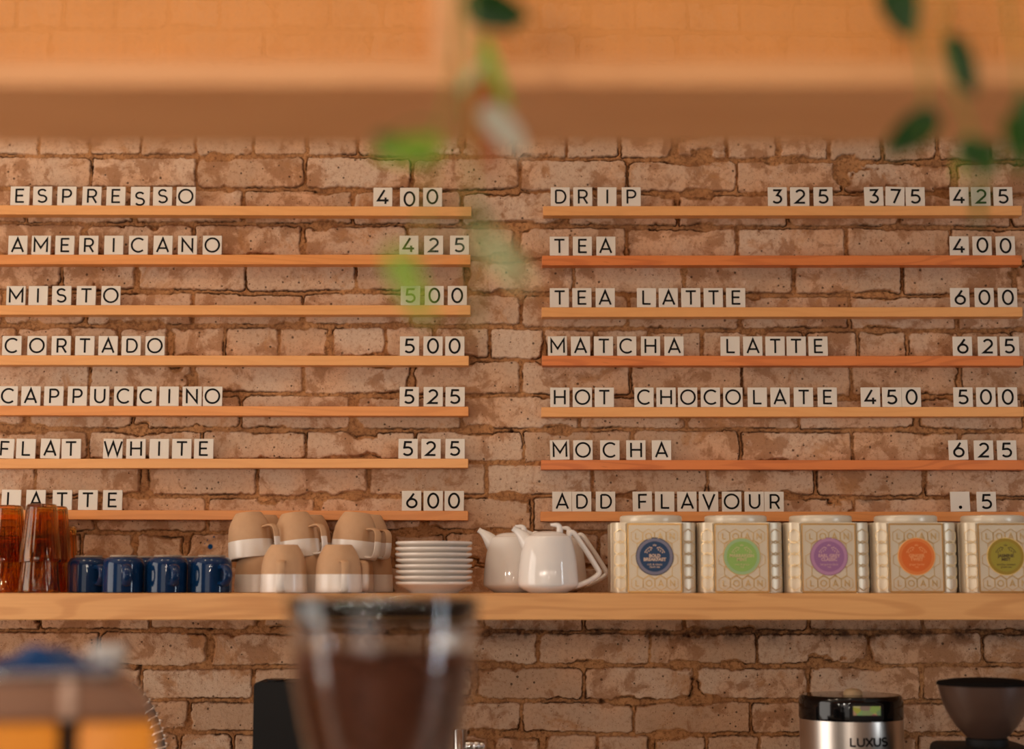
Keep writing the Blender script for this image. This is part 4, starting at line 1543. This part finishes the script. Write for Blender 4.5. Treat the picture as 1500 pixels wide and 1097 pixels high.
def front_grinder():
    Y = 1.67
    xc = PX(561, Y, 900)
    s = PX(1000, Y, 950) - PX(999, Y, 950)
    z = lambda py: PZ(py, Y) - ZB
    t = thing('hopper_grinder', 'blurred coffee grinder with a clear conical hopper and black lid', 'grinder', (xc, Y, ZB))
    mb = MB()
    mb.box((-0.08, -0.10, 0), (0.08, 0.14, z(1204)), 0.012, 3)
    link('body', mb.mesh('front_grinder_body', M['black_plastic'], smooth=40), t)
    out = [(34, 1200), (62, 1188), (84, 1165), (98, 1130), (108, 1097), (117, 1060), (125, 1020), (132, 985), (136.5, 945), (139.5, 910), (141.5, 876)]
    tk = 3.2
    mb = MB()
    pr = [(a * s, z(b)) for a, b in out] + [((out[-1][0] - tk * 0.2) * s, z(874.6)), ((out[-1][0] - tk * 0.5) * s, z(874)), ((out[-1][0] - tk * 0.8) * s, z(874.6)), ((out[-1][0] - tk) * s, z(876))] + [((a - tk) * s, z(b)) for a, b in out[::-1]]
    mb.lathe(pr + [pr[0]], 96)
    bmesh.ops.remove_doubles(mb.bm, verts=mb.bm.verts, dist=1e-6)
    link('hopper', mb.mesh('clear_hopper', M['clear'], smooth=50), t)['label'] = 'clear conical hopper'
    mb = MB()
    mb.lathe([(0, z(912)), (120 * s, z(912)), (128 * s, z(908)), (133 * s, z(896)), (133 * s, z(893)), (128 * s, z(892)), (0, z(891))], 72)
    link('lid', mb.mesh('front_grinder_lid', M['charcoal'], smooth=40), t)['label'] = 'black recessed lid'
    mb = MB()
    mb.lathe([(0.01, z(1206)), (40 * s, z(1206)), (42 * s, z(1203)), (38 * s, z(1201)), (0.01, z(1201))], 40)
    link('collar', mb.mesh('front_grinder_collar', M['black_plastic'], smooth=40), t)
    # coffee beans filling the cone
    mb = MB()
    rs = random.Random(4)

    def rad_at(py):
        return np.interp(-py, [-b for a, b in out], [a for a, b in out])
    base = bmesh.new()
    bmesh.ops.create_icosphere(base, subdivisions=1, radius=1.0)
    bv = [v.co.copy() for v in base.verts]
    bf = [[v.index for v in f.verts] for f in base.faces]
    base.free()

    def bean(p):
        m = Matrix.Rotation(rs.random() * 6.28, 3, 'Z') @ Matrix.Rotation(rs.random() * 3.14, 3, 'X') @ Matrix.Diagonal((0.0058, 0.0042, 0.0034))
        vs = [mb.bm.verts.new(m @ v + p) for v in bv]
        for f in bf: mb.bm.faces.new([vs[i] for i in f])
    py = 1186
    while py > 962:
        R_ = (rad_at(py) - tk) * s - 0.0062
        n = max(5, int(2 * math.pi * R_ / 0.0085))
        for k in range(n):
            a = 2 * math.pi * k / n + rs.random() * 0.4
            bean(Vector((R_ * math.cos(a), R_ * math.sin(a), z(py) + rs.uniform(-0.002, 0.002))))
        py -= 9.5
    top = (rad_at(962) - tk) * s - 0.006
    for k in range(420):
        rr, a = top * math.sqrt(rs.random()), rs.random() * 6.28
        bean(Vector((rr * math.cos(a), rr * math.sin(a), z(962) + 0.004 * (1 - rr / top) + rs.uniform(-0.003, 0.002))))
    mb.lathe([(0, z(1190)), (50 * s, z(1176)), ((rad_at(1100) - 16) * s, z(1100)), ((rad_at(1000) - 16) * s, z(1000)), ((rad_at(970) - 18) * s, z(968)), (0, z(966))], 40)
    tag(link('coffee_beans', mb.mesh('coffee_beans', M['bean'], smooth=60, recalc=True), None, (xc, Y, ZB)),
        'brown roasted coffee beans filling the clear hopper', 'coffee beans', kind='stuff')


front_grinder()

# ------------------------------------------------------------------ hanging cabinets with cane fronts
CY = 1.50
ZBOT = PZ(125, CY)
CBK = 1.705
ZTOP = 2.42


def cane_mesh(x0, x1, z0, z1):
    mb = MB()

    def strip(a, b, hw, y, th=0.0004):
        a, b = Vector(a), Vector(b)
        d = (b - a).normalized()
        n = Vector((-d.y, d.x))
        q = [a + n * hw, b + n * hw, b - n * hw, a - n * hw]
        f = [mb.bm.verts.new((p.x, y, p.y)) for p in q]
        g = [mb.bm.verts.new((p.x, y + th, p.y)) for p in q]
        mb.bm.faces.new(f[::-1]); mb.bm.faces.new(g)
        for k in range(4): mb.bm.faces.new((f[k], f[(k + 1) % 4], g[(k + 1) % 4], g[k]))
    pt = 0.0115
    x = x0 + 0.002
    while x < x1:
        for d in (0, 0.0036): strip((x + d, z0), (x + d, z1), 0.0014, 0.0)
        x += pt
    z = z0 + 0.002
    while z < z1:
        for d in (0, 0.0036): strip((x0, z + d), (x1, z + d), 0.0014, 0.0006)
        z += pt
    w, h = x1 - x0, z1 - z0
    for sgn, y in ((1, 0.0012), (-1, 0.0018)):
        k = -h
        while k < w:
            a0, a1 = max(0, k), min(w, k + h)
            za, zb = (a0 - k), (a1 - k)
            if sgn < 0: za, zb = h - za, h - zb
            strip((x0 + a0, z0 + za), (x0 + a1, z0 + zb), 0.0013, y)
            k += pt
    return mb.mesh('cane_panel', M['cane'], recalc=True)


def cabinet(x0, x1, label, stl, str_):
    t = thing('hanging_cabinet', label, 'cabinet', ((x0 + x1) / 2, CY, ZBOT))
    o = t.location
    X0, X1, H_ = x0 - o.x, x1 - o.x, ZTOP - ZBOT
    rail = PZ(88, CY) - ZBOT
    mb = MB(); mb.box((X0, 0.0, 0), (X1, 0.02, rail), 0.001, 1)
    link('bottom_rail', mb.mesh('bottom_rail', M['frame_wood']), t)
    mb = MB(); mb.box((X0, 0.0, H_ - 0.04), (X1, 0.02, H_), 0.001, 1)
    link('top_rail', mb.mesh('top_rail', M['frame_wood']), t)
    for a, b in ((X0, X0 + stl), (X1 - str_, X1)):
        mb = MB(); mb.box((a, 0.0, rail), (b, 0.02, H_ - 0.04), 0.001, 1)
        link('stile', mb.mesh('stile', M['frame_wood']), t)
    mb = MB(); mb.box((X0, 0.0202, 0), (X1, CBK - CY, 0.018), 0.001, 1)
    link('bottom_board', mb.mesh('bottom_board', M['frame_wood']), t)
    mb = MB(); mb.box((X0, 0.0202, H_ - 0.018), (X1, CBK - CY, H_), 0.001, 1)
    link('top_board', mb.mesh('top_board', M['frame_wood']), t)
    for a in (X0, X1 - 0.018):
        mb = MB(); mb.box((a, 0.0202, 0.0182), (a + 0.018, CBK - CY, H_ - 0.0182), 0.001, 1)
        link('side_panel', mb.mesh('cabinet_side', M['frame_wood']), t)
    c = link('cane_panel', cane_mesh(X0 + stl - 0.004, X1 - str_ + 0.004, rail - 0.004, H_ - 0.036), t, (0, 0.008, 0))
    c['label'] = 'woven cane front panel'
    for a in (X0 + 0.12, X1 - 0.12):
        mb = MB(); mb.tube([(a, 0.11, H_ - 0.001), (a, 0.11, 3.0 - ZBOT)], 0.006, 12)
        link('hanging_rod', mb.mesh('hanging_rod', M['black_plastic'], smooth=60), t)


xm = PX(667, CY, 100)
cabinet(-1.06, xm - 0.0008, 'overhead wooden cabinet with cane front, left of the upright joint', 0.025, 0.023)
cabinet(xm + 0.0008, 1.06, 'overhead wooden cabinet with cane front, right of the upright joint', 0.020, 0.025)


# ------------------------------------------------------------------ trailing plants
def leaf_mesh(base, tip, wratio, stem_pt, mat, roll=0.0, origin=Vector()):
    """heart-shaped blade from base to tip, folded along the midrib and drooping, with its petiole"""
    mb = MB()
    base, tip = Vector(base), Vector(tip)
    L = (tip - base).length
    tdir = (tip - base) / L
    nrm = Vector((0, -1, 0))
    nrm = (nrm - tdir * nrm.dot(tdir)).normalized()
    nrm = Matrix.Rotation(roll, 3, tdir) @ nrm
    side = nrm.cross(tdir)
    nu, nv = 14, 8
    grid = []
    for i in range(nu + 1):
        u = i / nu
        wd = wratio * L * 0.5 * 1.9 * (u ** 0.45) * ((1 - u) ** 0.8) * 1.05
        row = []
        for j in range(nv + 1):
            v = (j / nv - 0.5) * 2
            back = -0.16 * L * (1 - u) ** 4 * abs(v)
            p = base + tdir * (u * L + back) + side * (v * max(wd, 0.0006)) + nrm * (0.10 * L * abs(v) * (wd / (0.5 * L + 1e-9)) - 0.10 * L * u * u)
            row.append(mb.bm.verts.new(p - origin))
        grid.append(row)
    for i in range(nu):
        for j in range(nv):
            mb.bm.faces.new((grid[i][j], grid[i][j + 1], grid[i + 1][j + 1], grid[i + 1][j]))
    # give the blade thickness
    geo = list(mb.bm.faces)
    bmesh.ops.solidify(mb.bm, geom=geo, thickness=0.0004)
    sp = Vector(stem_pt)
    mid = (sp + base) / 2 + Vector((0, -0.004, 0.006))
    mb.tube([p - origin for p in smooth_path([sp, mid, base + tdir * 0.003], 4)], 0.0009, 6)
    return mb.mesh('leaf', mat, smooth=60)


def plant(label, potx, poty, strands, leaves):
    zt = ZTOP
    t = thing('trailing_plant', label, 'plant', (potx, poty, zt + 0.0003))
    o = Vector(t.location)
    mb = MB()
    mb.lathe([(0, 0), (0.040, 0), (0.056, 0.095), (0.060, 0.095), (0.060, 0.11), (0.054, 0.11), (0.052, 0.096), (0, 0.096)], 40)
    link('pot', mb.mesh('plant_pot', M['pot'], smooth=40), t)
    mb = MB(); mb.lathe([(0.0515, 0.0965), (0.04, 0.100), (0, 0.101)], 30)
    link('soil', mb.mesh('plant_soil', M['soil'], smooth=60), t)
    paths = []
    for st in strands:
        pts = [o + Vector((0, 0, 0.1))]
        first = P(*st[0])
        pts.append(o + Vector(((first.x - o.x) * 0.5, -0.055, 0.135)))
        pts.append(Vector((first.x * 0.9 + o.x * 0.1, first.y + 0.012, zt + 0.07)))
        pts += [P(*q) for q in st]
        path = smooth_path(pts, 6)
        paths.append(path)
        mb = MB(); mb.tube([p - o for p in path], 0.0013, 7)
        link('stem', mb.mesh('plant_stem', M['stem'], smooth=60), t)
    allp = [p for pa in paths for p in pa]
    for (bx, by, tx, ty, d, wr, mat, roll) in leaves:
        b, tp = P(bx, by, d), P(tx, ty, d - 0.006)
        near = min(allp, key=lambda p: (p - b).length)
        lf = link('leaf', leaf_mesh(b, tp, wr, near, M[mat], roll, o), t)
        if mat in ('leaf_dry', 'leaf_pale', 'leaf_lime', 'leaf_white'):
            lf['label'] = {'leaf_dry': 'dried orange brown leaf', 'leaf_pale': 'pale green leaf', 'leaf_white': 'whitish leaf', 'leaf_lime': 'yellow green leaf'}[mat]


plant('trailing vine hanging over the joint of the two overhead cabinets', 0.01, 1.60,
      [[(700, -60, 1.42), (706, 20, 1.41), (722, 80, 1.41), (728, 130, 1.41), (735, 175, 1.41)],
       [(688, -60, 1.30), (692, 60, 1.28), (686, 160, 1.27), (690, 260, 1.26), (694, 360, 1.26), (694, 450, 1.26), (690, 490, 1.26)],
       [(672, -60, 1.36), (668, 60, 1.34), (655, 150, 1.30), (640, 205, 1.28), (622, 300, 1.24), (612, 380, 1.22)]],
      [(690, 5, 775, 28, 1.40, 0.75, 'leaf_dark', 0.5), (712, -8, 752, 45, 1.41, 0.8, 'leaf_dark', -0.4),
       (712, 70, 742, 160, 1.40, 0.30, 'leaf_lime', 0.6), (714, 164, 772, 226, 1.38, 0.55, 'leaf_white', -0.1),
       (704, 130, 716, 250, 1.40, 0.46, 'leaf_dry', 0.1), (640, 214, 545, 226, 1.30, 0.46, 'leaf_lime', -0.3), (560, 205, 640, 244, 1.31, 0.4, 'leaf', 0.4),
       (578, 376, 628, 470, 1.20, 0.42, 'leaf_lime', 0.35), (712, 352, 775, 418, 1.14, 0.42, 'leaf_pale', -0.4),
       (700, 100, 672, 134, 1.40, 0.6, 'leaf_pale', 0.7), (692, 300, 726, 352, 1.20, 0.35, 'leaf', 0.9)])
plant('trailing vine with dark leaves hanging at the right over the cabinet', 0.36, 1.60,
      [[(1352, -60, 1.43), (1345, 40, 1.42), (1356, 120, 1.42), (1350, 200, 1.42)],
       [(1385, -60, 1.44), (1380, 40, 1.43), (1395, 120, 1.42), (1422, 190, 1.42), (1432, 250, 1.42), (1436, 320, 1.42)],
       [(1470, -60, 1.44), (1490, 80, 1.43), (1497, 180, 1.43)]],
      [(1308, -28, 1332, 54, 1.42, 0.72, 'leaf_dark', 0.4), (1396, 62, 1426, 140, 1.43, 0.55, 'leaf_dark', 0.5),
       (1364, 172, 1296, 226, 1.42, 0.64, 'leaf_dark', -0.3), (1412, 212, 1466, 252, 1.42, 0.7, 'leaf', 0.3), (1456, 214, 1406, 240, 1.42, 0.5, 'leaf_dark', 0.2),
       (1482, 178, 1502, 258, 1.42, 0.52, 'leaf', -0.2), (1436, 262, 1430, 330, 1.42, 0.24, 'leaf', 0.6), (1418, 205, 1400, 262, 1.43, 0.3, 'leaf_lime', 0.8),
       (1500, 150, 1530, 230, 1.42, 0.5, 'leaf', 0.4)])
